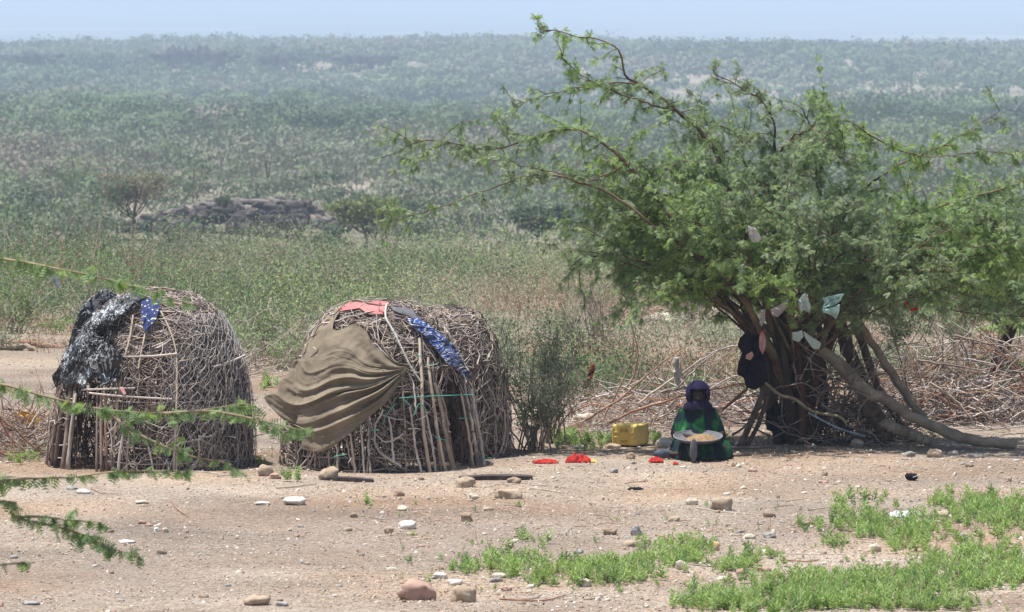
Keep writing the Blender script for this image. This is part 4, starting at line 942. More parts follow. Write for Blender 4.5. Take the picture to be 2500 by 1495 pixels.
sheet('striped_cloth', [(995, 778), (1019, 777), (1048, 793), (1077, 818), (1110, 844), (1128, 877), (1153, 927), (1139, 931), (1124, 909), (1091, 887), (1059, 847), (1029, 811), (1004, 796)], dep2(.10), stripes(), 'blue white and black striped plastic strip down the right side of the middle hut', 'cloth', None, .012, 4, 0, .03, 9, 18, 120)
# left hut: black netting and blue spotted cloth
def netm():
    m = bpy.data.materials.new('black netting'); m.use_nodes = True; N = m.node_tree.nodes; L = m.node_tree.links; b_ = N['Principled BSDF']; b_.inputs['Roughness'].default_value = .5
    tc = N.new('ShaderNodeTexCoord'); mp = N.new('ShaderNodeMapping'); mp.inputs['Scale'].default_value = (9, 9, 5); L.new(tc.outputs['Object'], mp.inputs[0])
    n1 = N.new('ShaderNodeTexNoise'); n1.inputs['Scale'].default_value = .45; n1.inputs['Detail'].default_value = 2; L.new(mp.outputs[0], n1.inputs[0])
    n2 = N.new('ShaderNodeTexNoise'); n2.inputs['Scale'].default_value = 3.2; n2.inputs['Detail'].default_value = 5; L.new(mp.outputs[0], n2.inputs[0])
    ad = N.new('ShaderNodeMath'); ad.operation = 'MULTIPLY_ADD'; L.new(n1.outputs[0], ad.inputs[0]); ad.inputs[1].default_value = .8; L.new(n2.outputs[0], ad.inputs[2])
    cr = N.new('ShaderNodeValToRGB'); e = cr.color_ramp.elements; e[0].position = .88; e[0].color = (.018, .019, .022, 1); e[1].position = 1.03; e[1].color = (.42, .44, .47, 1)  # pale streaks are white fibres plus glints painted into the colour
    q = e.new(.97); q.color = (.08, .105, .115, 1)
    L.new(ad.outputs[0], cr.inputs[0]); L.new(cr.outputs[0], b_.inputs['Base Color'])
    bp = N.new('ShaderNodeBump'); bp.inputs['Strength'].default_value = .9; bp.inputs['Distance'].default_value = .02; L.new(n2.outputs[0], bp.inputs['Height']); L.new(bp.outputs[0], b_.inputs['Normal'])
    return m
out_net = [(251, 709), (291, 721), (320, 716), (356, 713), (358, 725), (336, 735), (283, 767), (259, 787), (271, 812), (267, 844), (301, 876), (299, 897), (279, 933), (251, 941), (238, 905), (226, 909), (205, 949), (185, 935), (162, 949), (150, 930), (137, 949), (129, 925), (150, 893), (162, 852), (178, 812), (198, 759), (218, 731)]
M['net'] = netm(); M['net_dark'] = mat('net strand black', (.02, .02, .022)); M['net_pale'] = mat('net strand white', (.5, .52, .55))
net = thing('netting', P(240, 949, 59.9), 'bunched black plastic netting with white fibres and painted glints thrown over the left hut', 'netting')
rr = np.random.default_rng(70)
O = np.array(out_net + out_net[:1], float); dd_ = np.r_[0, np.cumsum(np.linalg.norm(np.diff(O, axis=0), axis=1))]; nb = 170; rings = 44
t_ = np.linspace(0, dd_[-1], nb); B = np.stack([np.interp(t_, dd_, O[:, 0]), np.interp(t_, dd_, O[:, 1])], -1) + rr.normal(0, 1.5, (nb, 2)); B[-1] = B[0]
piv = np.array([238., 820.]); vt = []
for i in range(rings):
    for j in range(nb):
        ss = i / (rings - 1)
        q = piv + (B[j] - piv) * ss; Y = min(D1.front(q[0], q[1], .07), D1.c[1] - .05); p = P(q[0], q[1], Y)
        nzv = .11 * noise3(p, 3.5, 1) + .06 * noise3(p, 8, 4) + .018 * noise3(p, 20, 6); vt.append(p + np.array([0, -1, .3]) * (nzv + .03))
idx = np.arange(rings * nb).reshape(rings, nb); b = MB(); b.add(vt, np.stack([idx[:-1, :-1], idx[:-1, 1:], idx[1:, 1:], idx[1:, :-1]], -1).reshape(-1, 4))
o = b.obj('net_sheet', M['net'], net); sd = o.modifiers.new('thickness', 'SOLIDIFY'); sd.thickness = .01; sd.offset = 0
vt = np.array(vt); k = 1000; st = vt[rr.integers(0, len(vt), k)] + rr.normal(0, .012, (k, 3))
pth = wander(st, rr.normal(size=(k, 3)) * np.array([1, .6, 1]) + np.array([0, -.35, -.2]), rr.uniform(.04, .16, k), 5, .5, 0, rr)
b = MB(); v, f = tubes(pth, .0028, 3); fm = np.repeat((noise_sel := (np.sin(st[:, 0] * 9 + st[:, 2] * 7) + rr.normal(0, .7, k) > .9)).astype(int), 4 * 3); b.add(v, f, fm); o = b.obj('net_strands', [M['net_dark'], M['net_pale']], net); o['kind'] = 'stuff'
def spots():
    m = bpy.data.materials.new('navy flowered cloth'); m.use_nodes = True; N = m.node_tree.nodes; L = m.node_tree.links; b_ = N['Principled BSDF']; b_.inputs['Roughness'].default_value = .85
    tc = N.new('ShaderNodeTexCoord'); vo = N.new('ShaderNodeTexVoronoi'); vo.inputs['Scale'].default_value = 30; L.new(tc.outputs['Object'], vo.inputs[0])
    cr = N.new('ShaderNodeValToRGB'); e = cr.color_ramp.elements; e[0].position = .26; e[0].color = (1, 1, 1, 1); e[1].position = .34; e[1].color = (0, 0, 0, 1); L.new(vo.outputs['Distance'], cr.inputs[0])
    c2 = N.new('ShaderNodeValToRGB'); c2.color_ramp.interpolation = 'CONSTANT'; e = c2.color_ramp.elements; e[0].color = (.015, .03, .13, 1); e[1].position = .35; e[1].color = (.45, .5, .12, 1); q = e.new(.7); q.color = (.55, .6, .62, 1)
    L.new(vo.outputs['Color'], c2.inputs[0]); mx = N.new('ShaderNodeMix'); mx.data_type = 'RGBA'; L.new(cr.outputs[0], mx.inputs[0]); mx.inputs[6].default_value = (.015, .03, .14, 1); L.new(c2.outputs[0], mx.inputs[7]); L.new(mx.outputs[2], b_.inputs['Base Color']); return m
sheet('cloth', [(342, 731), (365, 729), (392, 733), (390, 747), (386, 765), (382, 779), (368, 796), (352, 812), (347, 790), (344, 767), (346, 750)], lambda a, c: min(D1.front(a, c, .09), D1.c[1] - .2), spots(), 'navy cloth with small yellow and white flecks hanging from the left hut roof', 'cloth', None, .012, 4, 0, .015, 7, 16, 80)
M['pinkrag'] = mat('pinkish scrap', (.55, .30, .26), (.62, .36, .32), 8, .8, .2)
sheet('plastic_scrap', [(292, 945), (300, 946), (309, 962), (304, 966), (296, 956)], lambda a, c: D1.front(a, c, .08), M['pinkrag'], 'tiny pink scrap caught in the left hut wall', 'scrap', None, .002, 2, 0, .004, 9, 6, 30)

# ---------------------------------------------------------------- rags and plastic in the trees
M['black_cloth'] = mat('black cloth', (.006, .006, .010), (.014, .014, .022), 5, .95, .2)
M['white_cloth'] = mat('pale cloth', (.55, .55, .52), (.68, .68, .65), 6, .8, .3, trans=.2)
M['teal'] = mat('aqua plastic', (.42, .66, .64), (.60, .78, .76), 6, .35, .2, trans=.3)
M['dark_print'] = mat('green print', (.03, .10, .09))
M['greyrag'] = mat('grey rag', (.28, .25, .24), (.36, .33, .31), 6, .9, .3)
M['red_cloth'] = mat('red cloth', (.28, .013, .011), (.47, .03, .024), 14, .85, .3)
M['red_black'] = mat('red and black rag', (.02, .012, .012), (.45, .07, .035), 9, .85, .2)
M['palegreen'] = mat('pale green sheet', (.40, .50, .44), (.50, .58, .52), 6, .6, .2, trans=.25)
fl = lambda Y: (lambda a, c: Y)
sheet('hanging_cloth', [(1820, 812), (1862, 820), (1868, 880), (1872, 930), (1857, 945), (1842, 952), (1822, 948), (1816, 922), (1799, 915), (1803, 885), (1812, 860), (1801, 845), (1806, 826)], fl(YT - .5), M['black_cloth'], 'black garment hanging from the left side of the trunk bundle', 'cloth', None, .06, 6, 0, .06, 6, 18, 120)
sheet('hanging_cloth', [(1874, 1000), (1895, 985), (1906, 1010), (1905, 1040), (1890, 1056), (1872, 1050), (1868, 1030)], fl(YT - .15), M['black_cloth'], 'small dark cloth hanging low behind the prop poles', 'cloth', None, .02, 4, 0, .02, 5, 12, 60)
sheet('plastic_bag', [(2008, 728), (2035, 722), (2060, 718), (2052, 735), (2030, 748), (2008, 752), (2014, 738)], fl(YT - 1.3), M['teal'], 'aqua plastic bag with dark print caught high right of the trunk', 'plastic bag', None, .03, 3, 0, .09, 8, 14, 80)
sheet('plastic_bag', [(2006, 754), (2035, 752), (2050, 744), (2048, 765), (2042, 778), (2030, 768), (2010, 764)], fl(YT - 1.3), M['teal'], 'crumpled pale aqua plastic just below the printed bag', 'plastic bag', None, .03, 3, 0, .09, 9, 14, 80)
for i, (a, c) in enumerate(((2026, 733), (2033, 731), (2041, 728), (2047, 727))):
    b = MB(); q = [P(a - 2, c + 4, YT - 1.36), P(a + 2, c - 3, YT - 1.36), P(a + 3, c + 2, YT - 1.36)]; v, f = tubes(np.array(q), .005, 4); b.add(v, f); o = b.obj('print_mark', M['dark_print']); o.parent = None
    bag = [x for x in COL.objects if x.get('label', '').startswith('aqua plastic bag')][0]; o.parent = bag; o.matrix_parent_inverse = bag.matrix_world.inverted() if False else o.matrix_parent_inverse
    o.location = (o.location.x - bag.location.x, o.location.y - bag.location.y, o.location.z - bag.location.z)
sheet('hanging_rag', [(1882, 756), (1905, 744), (1925, 728), (1922, 750), (1905, 768), (1898, 775), (1885, 770)], fl(YT - 1.3), M['greyrag'], 'greyish rag draped across branches above the trunk bundle', 'rag', None, .015, 3, 0, .02, 8, 10, 60)
sheet('hanging_rag', [(1858, 758), (1868, 755), (1868, 780), (1860, 798), (1854, 790)], fl(YT - 1.3), M['greyrag'], 'narrow grey rag hanging left of the draped rag', 'rag', None, .01, 2, 0, .01, 8, 8, 40)
sheet('hanging_rag', [(1856, 812), (1864, 808), (1870, 832), (1868, 850), (1862, 866), (1854, 850), (1853, 830)], fl(YT - .62), mat('white pink rag', (.5, .12, .09), (.55, .53, .52), 6, .8, .2), 'white and pink twisted rag above the black garment', 'rag', None, .012, 3, 0, .015, 8, 10, 60)
sheet('hanging_rag', [(1822, 866), (1836, 858), (1840, 868), (1832, 880), (1820, 876)], fl(YT - .62), M['pinkrag'], 'small salmon pink rag on top of the black garment', 'rag', None, .01, 2, 0, .012, 8, 8, 40)
sheet('plastic_sheet', [(1934, 812), (1958, 808), (1962, 822), (1950, 836), (1935, 830)], fl(YT - 1.3), M['palegreen'], 'left one of two pale green plastic flaps under the leaves', 'plastic sheet', None, .008, 2, 0, .012, 8, 8, 40)
sheet('plastic_sheet', [(1962, 810), (1975, 818), (2005, 838), (2000, 853), (1984, 851), (1966, 826)], fl(YT - 1.3), M['palegreen'], 'right one of two pale green plastic flaps under the leaves', 'plastic sheet', None, .008, 2, 0, .012, 8, 8, 40)
sheet('plastic_bag', [(1826, 552), (1845, 558), (1860, 582), (1852, 592), (1835, 590), (1828, 572)], fl(YT - 1.6), M['white_cloth'], 'white plastic bag stuck in the middle of the tree crown', 'plastic bag', None, .015, 3, 0, .03, 8, 10, 60)
sheet('plastic_bag', [(1948, 738), (1958, 722), (1966, 716), (1972, 730), (1980, 748), (1976, 764), (1966, 756), (1956, 762), (1952, 750)], fl(YT - 1.3), mat('clear plastic', (.5, .6, .58), (.62, .7, .68), 9, .3, .2, trans=.35), 'shiny clear plastic among leaves left of the aqua bag', 'plastic bag', None, .02, 3, 0, .04, 9, 10, 60)
sheet('hanging_rag', [(2208, 738), (2216, 736), (2228, 750), (2244, 750), (2240, 758), (2224, 760), (2214, 752)], fl(YT - 1.1), M['red_cloth'], 'dark red rag dangling from the right branches', 'rag', None, .01, 2, 0, .01, 8, 8, 40)
sheet('hanging_rag', [(1446, 888), (1452, 890), (1452, 905), (1446, 922), (1438, 932), (1436, 946), (1428, 950), (1424, 940), (1434, 925), (1437, 905)], fl(65.0), M['red_black'], 'narrow red and black rag caught on dry branches', 'rag', None, .01, 3, 0, .012, 9, 10, 60)
sheet('hanging_rag', [(1646, 872), (1658, 873), (1662, 890), (1666, 915), (1660, 930), (1656, 945), (1648, 935), (1644, 910), (1648, 895), (1642, 888)], fl(65.1), M['white_cloth'], 'white and grey rag hanging on the brushwood behind the person', 'rag', None, .015, 4, 0, .02, 9, 12, 70)
sheet('plastic_sheet', [(2205, 955), (2212, 952), (2222, 972), (2232, 995), (2226, 1000), (2212, 978)], fl(YT + .9), M['white_cloth'], 'white torn plastic behind the leaning trunks', 'plastic sheet', None, .008, 2, 0, .02, 9, 8, 40)

# ---------------------------------------------------------------- things lying on the ground
def crumple(name, px, py, w, h, m, label, cat, seed=0, d=None, amp=.6):
    rr = np.random.default_rng(seed); c = G(px, py); s = S(c[1]); n = 26; ww = w * s; hh = h * s; dd = d or ww * .6; vt = []
    for i in range(n):
        for j in range(n):
            u = i / (n - 1) * 2 - 1; v = j / (n - 1) * 2 - 1; q = 1 + .25 * noise3((math.atan2(v, u), 0, 0), 1.5, seed); 
            env = max(0, 1 - (u * u) ** 1.5) * max(0, 1 - (v * v) ** 1.5)
            z = hh * env ** .5 * (.5 + amp * noise3((u * 2.2, v * 2.2, 0), 1.6, seed + 2) + .7 * noise3((u * 5, v * 5, 0), 1.4, seed + 7))
            vt.append(c + np.array([u * ww / 2 * q, v * dd / 2 * q, max(z, 0) + .006]))
    idx = np.arange(n * n).reshape(n, n); b = MB(); b.add(vt, np.stack([idx[:-1, :-1], idx[:-1, 1:], idx[1:, 1:], idx[1:, :-1]], -1).reshape(-1, 4))
    o = b.obj(name, m); sd = o.modifiers.new('thickness', 'SOLIDIFY'); sd.thickness = .005; sd.offset = 0
    return tag(o, label, cat)
crumple('red_cloth', 1412, 1131, 62, 20, M['red_cloth'], 'bright red crumpled cloth on the ground left of the yellow scrap', 'cloth', 1)
crumple('red_cloth', 1333, 1134, 60, 10, M['red_cloth'], 'flatter red cloth on the ground at the foot of the thorn shrub', 'cloth', 2)
M['yellow'] = mat('yellow plastic', (.72, .50, .05), (.80, .58, .09), 8, .5, .1)
crumple('plastic_scrap', 1447, 1130, 20, 6, M['yellow'], 'small yellow scrap beside the red crumpled cloth', 'scrap', 3)
crumple('red_cloth', 1602, 1128, 36, 12, M['red_cloth'], 'small red cloth under the foot of the seated person', 'cloth', 4, d=.15)
crumple('red_cloth', 1649, 1133, 12, 6, M['red_cloth'], 'tiny red scrap in front of the seated person', 'scrap', 5, d=.06)
M['orange'] = mat('orange plastic', (.72, .34, .02), (.82, .44, .04), 5, .55, .2)
sheet('plastic_sheet', [(32, 1010), (58, 1004), (92, 1008), (98, 1025), (90, 1045), (70, 1042), (50, 1036), (38, 1028)], fl(63.2), M['orange'], 'orange plastic sheet lying behind the branches at the left edge', 'plastic sheet', None, .02, 3, 0, .04, 6, 10, 60)
M['silver'] = mat('whitish plastic', (.5, .53, .55), (.66, .69, .72), 8, .35, .3)
crumple('plastic_sheet', 2212, 1260, 76, 12, M['silver'], 'silvery white plastic piece lying in the green weeds', 'plastic sheet', 6, d=.3)
crumple('dark_scrap', 1552, 1196, 36, 6, M['black_cloth'], 'thin flat black scrap on bare ground before the jerrycan', 'scrap', 7, d=.08)
M['board'] = mat('dark board', (.05, .04, .038), (.10, .08, .072), 8, .9, .4)
def board(px0, py0, px1, py1, dw, th, label, m=None):
    a = G(px0, py0); c = G(px1, py1); n = 12; vt = []; rr = np.random.default_rng(int(px0))
    for i in range(n):
        t = i / (n - 1); p = a * (1 - t) + c * t; w_ = dw * (1 - .3 * abs(t - .5)) * rr.uniform(.85, 1.1); z0 = th * (1 + .5 * math.sin(t * 3))
        for (dy, dz) in ((-w_ / 2, .0), (w_ / 2, .0), (w_ / 2, z0), (-w_ / 2, z0)): vt.append(p + np.array([0, dy, dz + .004]))
    f = []
    for i in range(n - 1):
        for q in range(4): f.append([i * 4 + q, i * 4 + (q + 1) % 4, (i + 1) * 4 + (q + 1) % 4, (i + 1) * 4 + q])
    f.append([0, 1, 2, 3]); f.append([(n - 1) * 4 + q for q in (3, 2, 1, 0)])
    b = MB(); b.add(vt, f); return tag(b.obj('wooden_board', m or M['board'], smooth=False), label, 'board')
board(1120, 1172, 1300, 1170, .22, .028, 'dark flat board lying before the doorway of the middle hut')
board(788, 1172, 912, 1176, .16, .022, 'weathered board under the rounded stone before the middle hut')
board(0, 1178, 48, 1182, .3, .04, 'dark board on the ground at the left edge behind the leaves')
# black shoe shaped scrap
v, f = rock_arrays((.13, .10, .09), 5, 3, .5); bs = MB(); c = G(2225, 1174); v = v + c + np.array([0, 0, .035]); bs.add(v, f); sc_ = thing('black_scrap', c, 'crumpled black object with a red corner alone on bare ground at the right', 'scrap'); bs.obj('body', M['black_cloth'], sc_)
b = MB(); v, f = rock_arrays((.025, .03, .04), 9, 2, .4); b.add(v + c + np.array([-.045, -.03, .06]), f); b.obj('red_corner', M['red_black'], sc_)
b = MB(); v, f = tubes(np.array([c + np.array([.01, -.06, .035]), c + np.array([.07, -.05, .055])]), .006, 5); b.add(v, f); b.obj('pale_edge', M['greyrag'], sc_)

# stones
SMAT = {'cream': mat('cream stone', (.48, .42, .34), (.60, .54, .45), 12, .9, .5, 60, dist=.005), 'white': mat('white stone', (.54, .50, .45), (.68, .64, .58), 12, .9, .5, 60, dist=.005),
        'tan': mat('tan stone', (.34, .265, .19), (.46, .37, .28), 12, .9, .5, 60, dist=.005), 'brown': mat('brown stone', (.26, .19, .14), (.36, .28, .21), 12, .9, .5, 60, dist=.005),
        'pink': mat('pinkish stone', (.36, .235, .185), (.45, .31, .25), 12, .9, .5, 60, dist=.005), 'grey': mat('grey stone', (.26, .25, .235), (.38, .36, .34), 12, .9, .5, 60, dist=.005),
        'orange': mat('orange stone', (.55, .36, .18), (.64, .45, .26), 12, .9, .5, 60, dist=.005), 'blackw': mat('black and white stone', (.04, .04, .045), (.6, .6, .6), 9, .6, .3, 30)}
def stone(px, pyb, w, h, c, label, seed, group=None, ang=0.0, blocky=.12, name='stone'):
    base = G(px, pyb); s = S(base[1]); v, f = rock_arrays((w * s * 1.02, w * s * .8, h * s * 1.3), seed * 3.3, 3, .42, blocky)
    v[:, 2] += h * s * .36; v[:, 2] = np.maximum(v[:, 2], -.03); b = MB(); b.add(v + base, f)
    return tag(b.obj(name, SMAT[c], origin=base), label, 'stone', group)
stones = [(1012, 1476, 84, 46, 'pink', 'largest reddish cracked stone at the bottom edge'), (1132, 1480, 62, 40, 'tan', 'rounded tan stone with white chip right of the reddish stone'),
 (1135, 1192, 46, 25, 'tan', 'rounded tan stone in front of the hut doorway'), (1242, 1216, 62, 22, 'tan', 'long two tone stone right of the doorway stone'), (1256, 1180, 32, 15, 'brown', 'brown stone resting on the dark board'),
 (1155, 1219, 26, 14, 'cream', 'pale stone with dark underside between the two tan stones'), (803, 1172, 44, 28, 'tan', 'tan rounded stone leaning on the board before the middle hut'), (994, 1290, 46, 20, 'white', 'white oval stone on bare brown dirt'),
 (950, 1306, 22, 18, 'tan', 'small peaked stone left of the white oval stone'), (1139, 1274, 27, 19, 'brown', 'brown block stone right of the white oval stone'), (974, 1210, 24, 14, 'brown', 'small brown stone in front of the middle hut'),
 (985, 1248, 28, 12, 'cream', 'flat cream stone above the white oval stone'), (864, 1262, 18, 12, 'brown', 'small dark brown stone on the bare dirt left of centre'), (720, 1232, 54, 18, 'white', 'bright white flat stone below the left hut'), (640, 1233, 40, 7, 'white', 'thin white stone slab left of the bright white stone'),
 (203, 1204, 34, 11, 'white', 'white stone on bare dirt before the left hut doorway'), (346, 1231, 34, 7, 'cream', 'thin cream stone flush in dirt before the left hut'), (308, 1325, 38, 8, 'white', 'thin white stone beside the tip of the leafy sprig'),
 (382, 1300, 13, 9, 'white', 'tiny white stone of a close pair on bare dirt'), (404, 1301, 16, 10, 'cream', 'tiny cream stone of a close pair on bare dirt'), (630, 1492, 58, 24, 'tan', 'tan peaked stone at the bottom edge left of the reddish one'), (688, 1495, 28, 10, 'grey', 'grey flat stone at the bottom edge'),
 (76, 1487, 44, 9, 'grey', 'pale grey slab at the bottom left corner'), (1763, 1245, 47, 34, 'tan', 'rounded olive tan stone standing upright before the person'), (1689, 1233, 28, 15, 'cream', 'cream stone left of the upright olive stone'), (1878, 1264, 32, 16, 'brown', 'brown flat stone right of the upright olive stone'),
 (1553, 1306, 24, 24, 'blackw', 'black and white mottled stone at the edge of the weeds'), (1490, 1304, 30, 16, 'brown', 'brown flat stone left of the mottled stone'), (1747, 1347, 20, 20, 'orange', 'orange yellow stone beside the weeds'), (1664, 1393, 29, 22, 'cream', 'pale angular stone below the weed patch centre'),
 (1428, 1440, 28, 20, 'cream', 'cream block stone below the middle weed patch'), (1872, 1356, 26, 14, 'white', 'white stone on the lower path between weeds'), (1830, 1316, 26, 12, 'cream', 'cream stone above the path between weeds'), (1880, 1314, 32, 12, 'grey', 'grey brown stone right of the cream path stone'),
 (1810, 1402, 26, 14, 'pink', 'pink oblong stone at the path edge'), (1865, 1392, 28, 12, 'pink', 'flat pink stone right of the oblong one'), (1428, 1045, 58, 32, 'cream', 'large pale angular boulder left of the jerrycan'), (1496, 1098, 34, 13, 'tan', 'tan stone just left of the jerrycan'), (1622, 1092, 36, 20, 'white', 'white rock between jerrycan and person'),
 (1540, 1120, 22, 14, 'brown', 'dark brown stone in the shade left of the person'), (2093, 1089, 30, 17, 'cream', 'pale stone before the roots of the tree'), (2280, 1117, 36, 22, 'tan', 'flat tan slab stone before the fallen log'), (2385, 1117, 34, 10, 'cream', 'flat cream stone below the end of the fallen log'), (2155, 1265, 24, 16, 'tan', 'tan stone among weeds left of the plastic piece'),
 (2300, 1262, 32, 15, 'tan', 'tan stone among weeds right of the plastic piece'), (2094, 1268, 18, 20, 'cream', 'small pale stone at the left edge of the right weeds'), (2366, 1139, 18, 10, 'brown', 'little brown stone on bare ground at the right'), (2013, 1165, 17, 11, 'brown', 'lone brown pebble stone left of the black object'),
 (2465, 1178, 10, 12, 'tan', 'small tan stone standing near the right edge'), (1218, 1413, 36, 14, 'cream', 'cream stone between the tan stone and the weeds'), (1110, 1432, 34, 16, 'white', 'white stone above the rounded tan stone'), (1075, 1416, 32, 14, 'white', 'white stone above the reddish cracked stone'), (1232, 1450, 34, 11, 'pink', 'flat pinkish stone right of the rounded tan stone'),
 (2408, 1372, 26, 14, 'cream', 'cream stone in the gap of the right weeds'), (1990, 1455, 18, 11, 'cream', 'tiny cream stone in the lower green weeds'), (2135, 1345, 30, 18, 'cream', 'pale stone with grass tuft between the weed patches'), (1645, 1165 + 110, 26, 12, 'tan', 'tan stone left of the upright olive stone group'), (648, 1163, 36, 26, 'tan', 'tan block stone in the gap between the huts'),
 (672, 1172, 30, 13, 'pink', 'pinkish low stone beside the block in the gap between huts'), (620, 960 + 45, 16, 8, 'white', 'white stone on bare ground seen between the huts')]
for i, (px, py, w, h, c, lab) in enumerate(stones):
    stone(px, py, w, h, c, lab, i + 1, blocky=.25 if i % 3 == 0 else .1)
rr = np.random.default_rng(90)
smesh = []
for k in range(9):
    v, f = rock_arrays((1, .85, .66), 300 + k * 2.1, 2, .5, .2); v[:, 2] += .08
    b = MB(); b.add(v, f); smesh.append(b.mesh('stone', [list(SMAT.values())[(0, 1, 2, 3, 4, 5, 2, 5, 3)[k]]], True))
for i in range(215):
    zone = rr.random()
    px = rr.uniform(-20, 2520) if zone < .45 else rr.uniform(950, 2400); py = 1170 + 325 * rr.random() if zone < .8 else rr.uniform(1085, 1180)
    if zone >= .8: px = rr.uniform(1300, 2500)
    c = G(px, py); s_ = float(np.exp(rr.normal(math.log(.052), .38)))
    q9 = int(rr.integers(0, 9)); o = bpy.data.objects.new('stone', smesh[q9]); cn = list(SMAT)[(0, 1, 2, 3, 4, 5, 2, 5, 3)[q9]]; COL.objects.link(o); o.location = c; o.scale = (s_ * rr.uniform(.8, 1.4), s_, s_ * rr.uniform(.6, 1.1)); o.rotation_euler = (0, 0, rr.uniform(0, 6.28))
    tag(o, 'small loose ' + cn + ' coloured stone lying on the dirt', 'stone', 'small loose ' + cn + ' stones on the dirt')
# gravel: countless pebbles
k = 34000; py = 1060 + 480 * rr.random(k) ** 1.1; Yp = Y_of(py); xp = (rr.random(k) * 2 - 1) * (.09 * Yp + .6)
extra = 16000; Yp = np.r_[Yp, rr.uniform(62, 84, extra)]; xp = np.r_[xp, (rr.random(extra) * 2 - 1) * 7]
den = np.sin(xp * 1.1 + Yp * .7) + np.sin(xp * .5 - Yp * 1.3 + 2); ppx, ppy = proj(xp, Yp, 0)
kp = (rr.random(len(xp)) < np.clip(.6 + .25 * den + .35 * (ppx > 900), .15, 1)); xp, Yp = xp[kp], Yp[kp]; k = len(xp)
ov, of = rock_arrays((1, .8, .6), 4, 0 + 1, .3)
b = MB(); pos = np.stack([xp, Yp, hz(xp, Yp) + .002], -1); sz = np.exp(rr.normal(math.log(.0150), .48, k)); mi = rr.choice(6, k, p=(.27, .12, .25, .15, .11, .10))
for q in range(6):
    s = mi == q; v, f = inst(ov, of, pos[s], rand_rot(s.sum(), rr), sz[s]); b.add(v, f, q)
tag(b.obj('gravel', [SMAT[q] for q in ('cream', 'white', 'tan', 'brown', 'pink', 'grey')], origin=(0, 58, 0), smooth=False), 'fine mixed gravel strewn over the bare dirt', 'gravel', kind='stuff')
k = 2600; px_ = rr.uniform(850, 2520, k); py_ = rr.uniform(1120, 1500, k); lit = np.array([G(a, c) for a, c in zip(px_[:k], py_[:k])]) + np.array([0, 0, .008])
b = MB(); v, f = inst(tri * np.array([1.6, .5, 1]), tf, lit, outward(np.repeat([[0, 0, 1.]], k, 0), rr, .5), rr.uniform(.012, .04, k)); b.add(v, f, rr.integers(0, 3, k))
tag(b.obj('litter', [M['bf_d'], M['stick_b'], M['stick_c']], origin=(0, 56, 0), smooth=False), 'dry leaf and straw litter scattered on the dirt', 'litter', kind='stuff')
# sticks on the ground
def gstick(pts, rad, label, m=None, name='stick', group=None):
    q = [G(a, c) + np.array([0, 0, rad * .9 + .003]) for a, c in pts]; pth = smooth_path(q, 12); b = MB(); v, f = tubes(pth, np.linspace(rad, rad * .6, 12), 6); b.add(v, f)
    return tag(b.obj(name, m or C_), label, 'stick', group)
for i, (pts, rad, lab, m_) in enumerate([([(674, 1193), (720, 1190), (773, 1183)], .008, 'pale dry stick in front of the middle hut left end', C_), ([(222, 1192), (250, 1205), (283, 1208)], .005, 'thin dark forked twig before the left hut', R_), ([(418, 1225), (430, 1245), (460, 1262)], .006, 'bent reddish twig alone on the bare dirt', R_),
    ([(1290, 1198), (1330, 1200), (1375, 1206)], .008, 'straight pale stick right of the two tone stone', C_), ([(1232, 1236), (1280, 1240), (1320, 1244)], .005, 'thin dark stick below the two tone stone', B_), ([(1297, 1188), (1335, 1189)], .006, 'short white stick beside the dark board', C_),
    ([(1450, 1108), (1530, 1100), (1640, 1092)], .010, 'long pale stick on the ground before the jerrycan', C_), ([(1220, 1473), (1280, 1480), (1330, 1482), (1380, 1466)], .009, 'long bent brown stick right of the rounded tan stone', R_), ([(1225, 1474), (1308, 1473), (1312, 1455)], .005, 'thin forked twig above the long bent stick', B_),
    ([(1890, 1353), (2000, 1355), (2110, 1352)], .005, 'long thin grey stick on the path between weeds', A_), ([(1900, 1371), (1965, 1374), (2000, 1370)], .009, 'thick dark stick on the path between weeds', R_), ([(1700, 1242), (1770, 1252), (1860, 1262)], .006, 'pale stick running behind the upright olive stone', C_),
    ([(1920, 1228), (1960, 1222)], .006, 'short pale stick left of the right weeds', C_), ([(1975, 1248), (2022, 1243)], .007, 'pale stick at the left tip of the right weeds', C_), ([(2240, 1270), (2290, 1282), (2360, 1272)], .007, 'forked pale stick beside the plastic piece', C_), ([(1450, 1282), (1500, 1276), (1550, 1278)], .005, 'thin curved straw above the mottled stone', C_), ([(1600, 1308), (1660, 1318), (1700, 1325)], .008, 'reddish stick lying at the edge of the weeds', R_),
    ([(420, 1160), (480, 1156), (540, 1163)], .007, 'grey stick along the foot of the left hut', A_), ([(530, 1168), (560, 1165), (600, 1166)], .006, 'second grey stick at the right foot of the left hut', A_), ([(1785, 1100), (1850, 1098), (1900, 1096)], .02, 'dark stick standing for a stick and shadow right of the person', B_)]):  # the last dark stick also stands for the shadow on the ground
    gstick(pts, rad, lab, m_)
for i in range(70):
    px = rr.uniform(900, 2480); py = rr.uniform(1170, 1440); a = rr.normal(0, .25); L = rr.uniform(12, 55)
    gstick([(px, py), (px + L * .5, py + L * .5 * a * .25 + rr.normal(0, 1)), (px + L, py + L * a * .25)], rr.uniform(.0025, .005), 'thin dry twig lying loose on the dirt', [A_, B_, C_, R_][int(rr.integers(0, 4))], 'twig', 'loose dry twigs on the dirt')

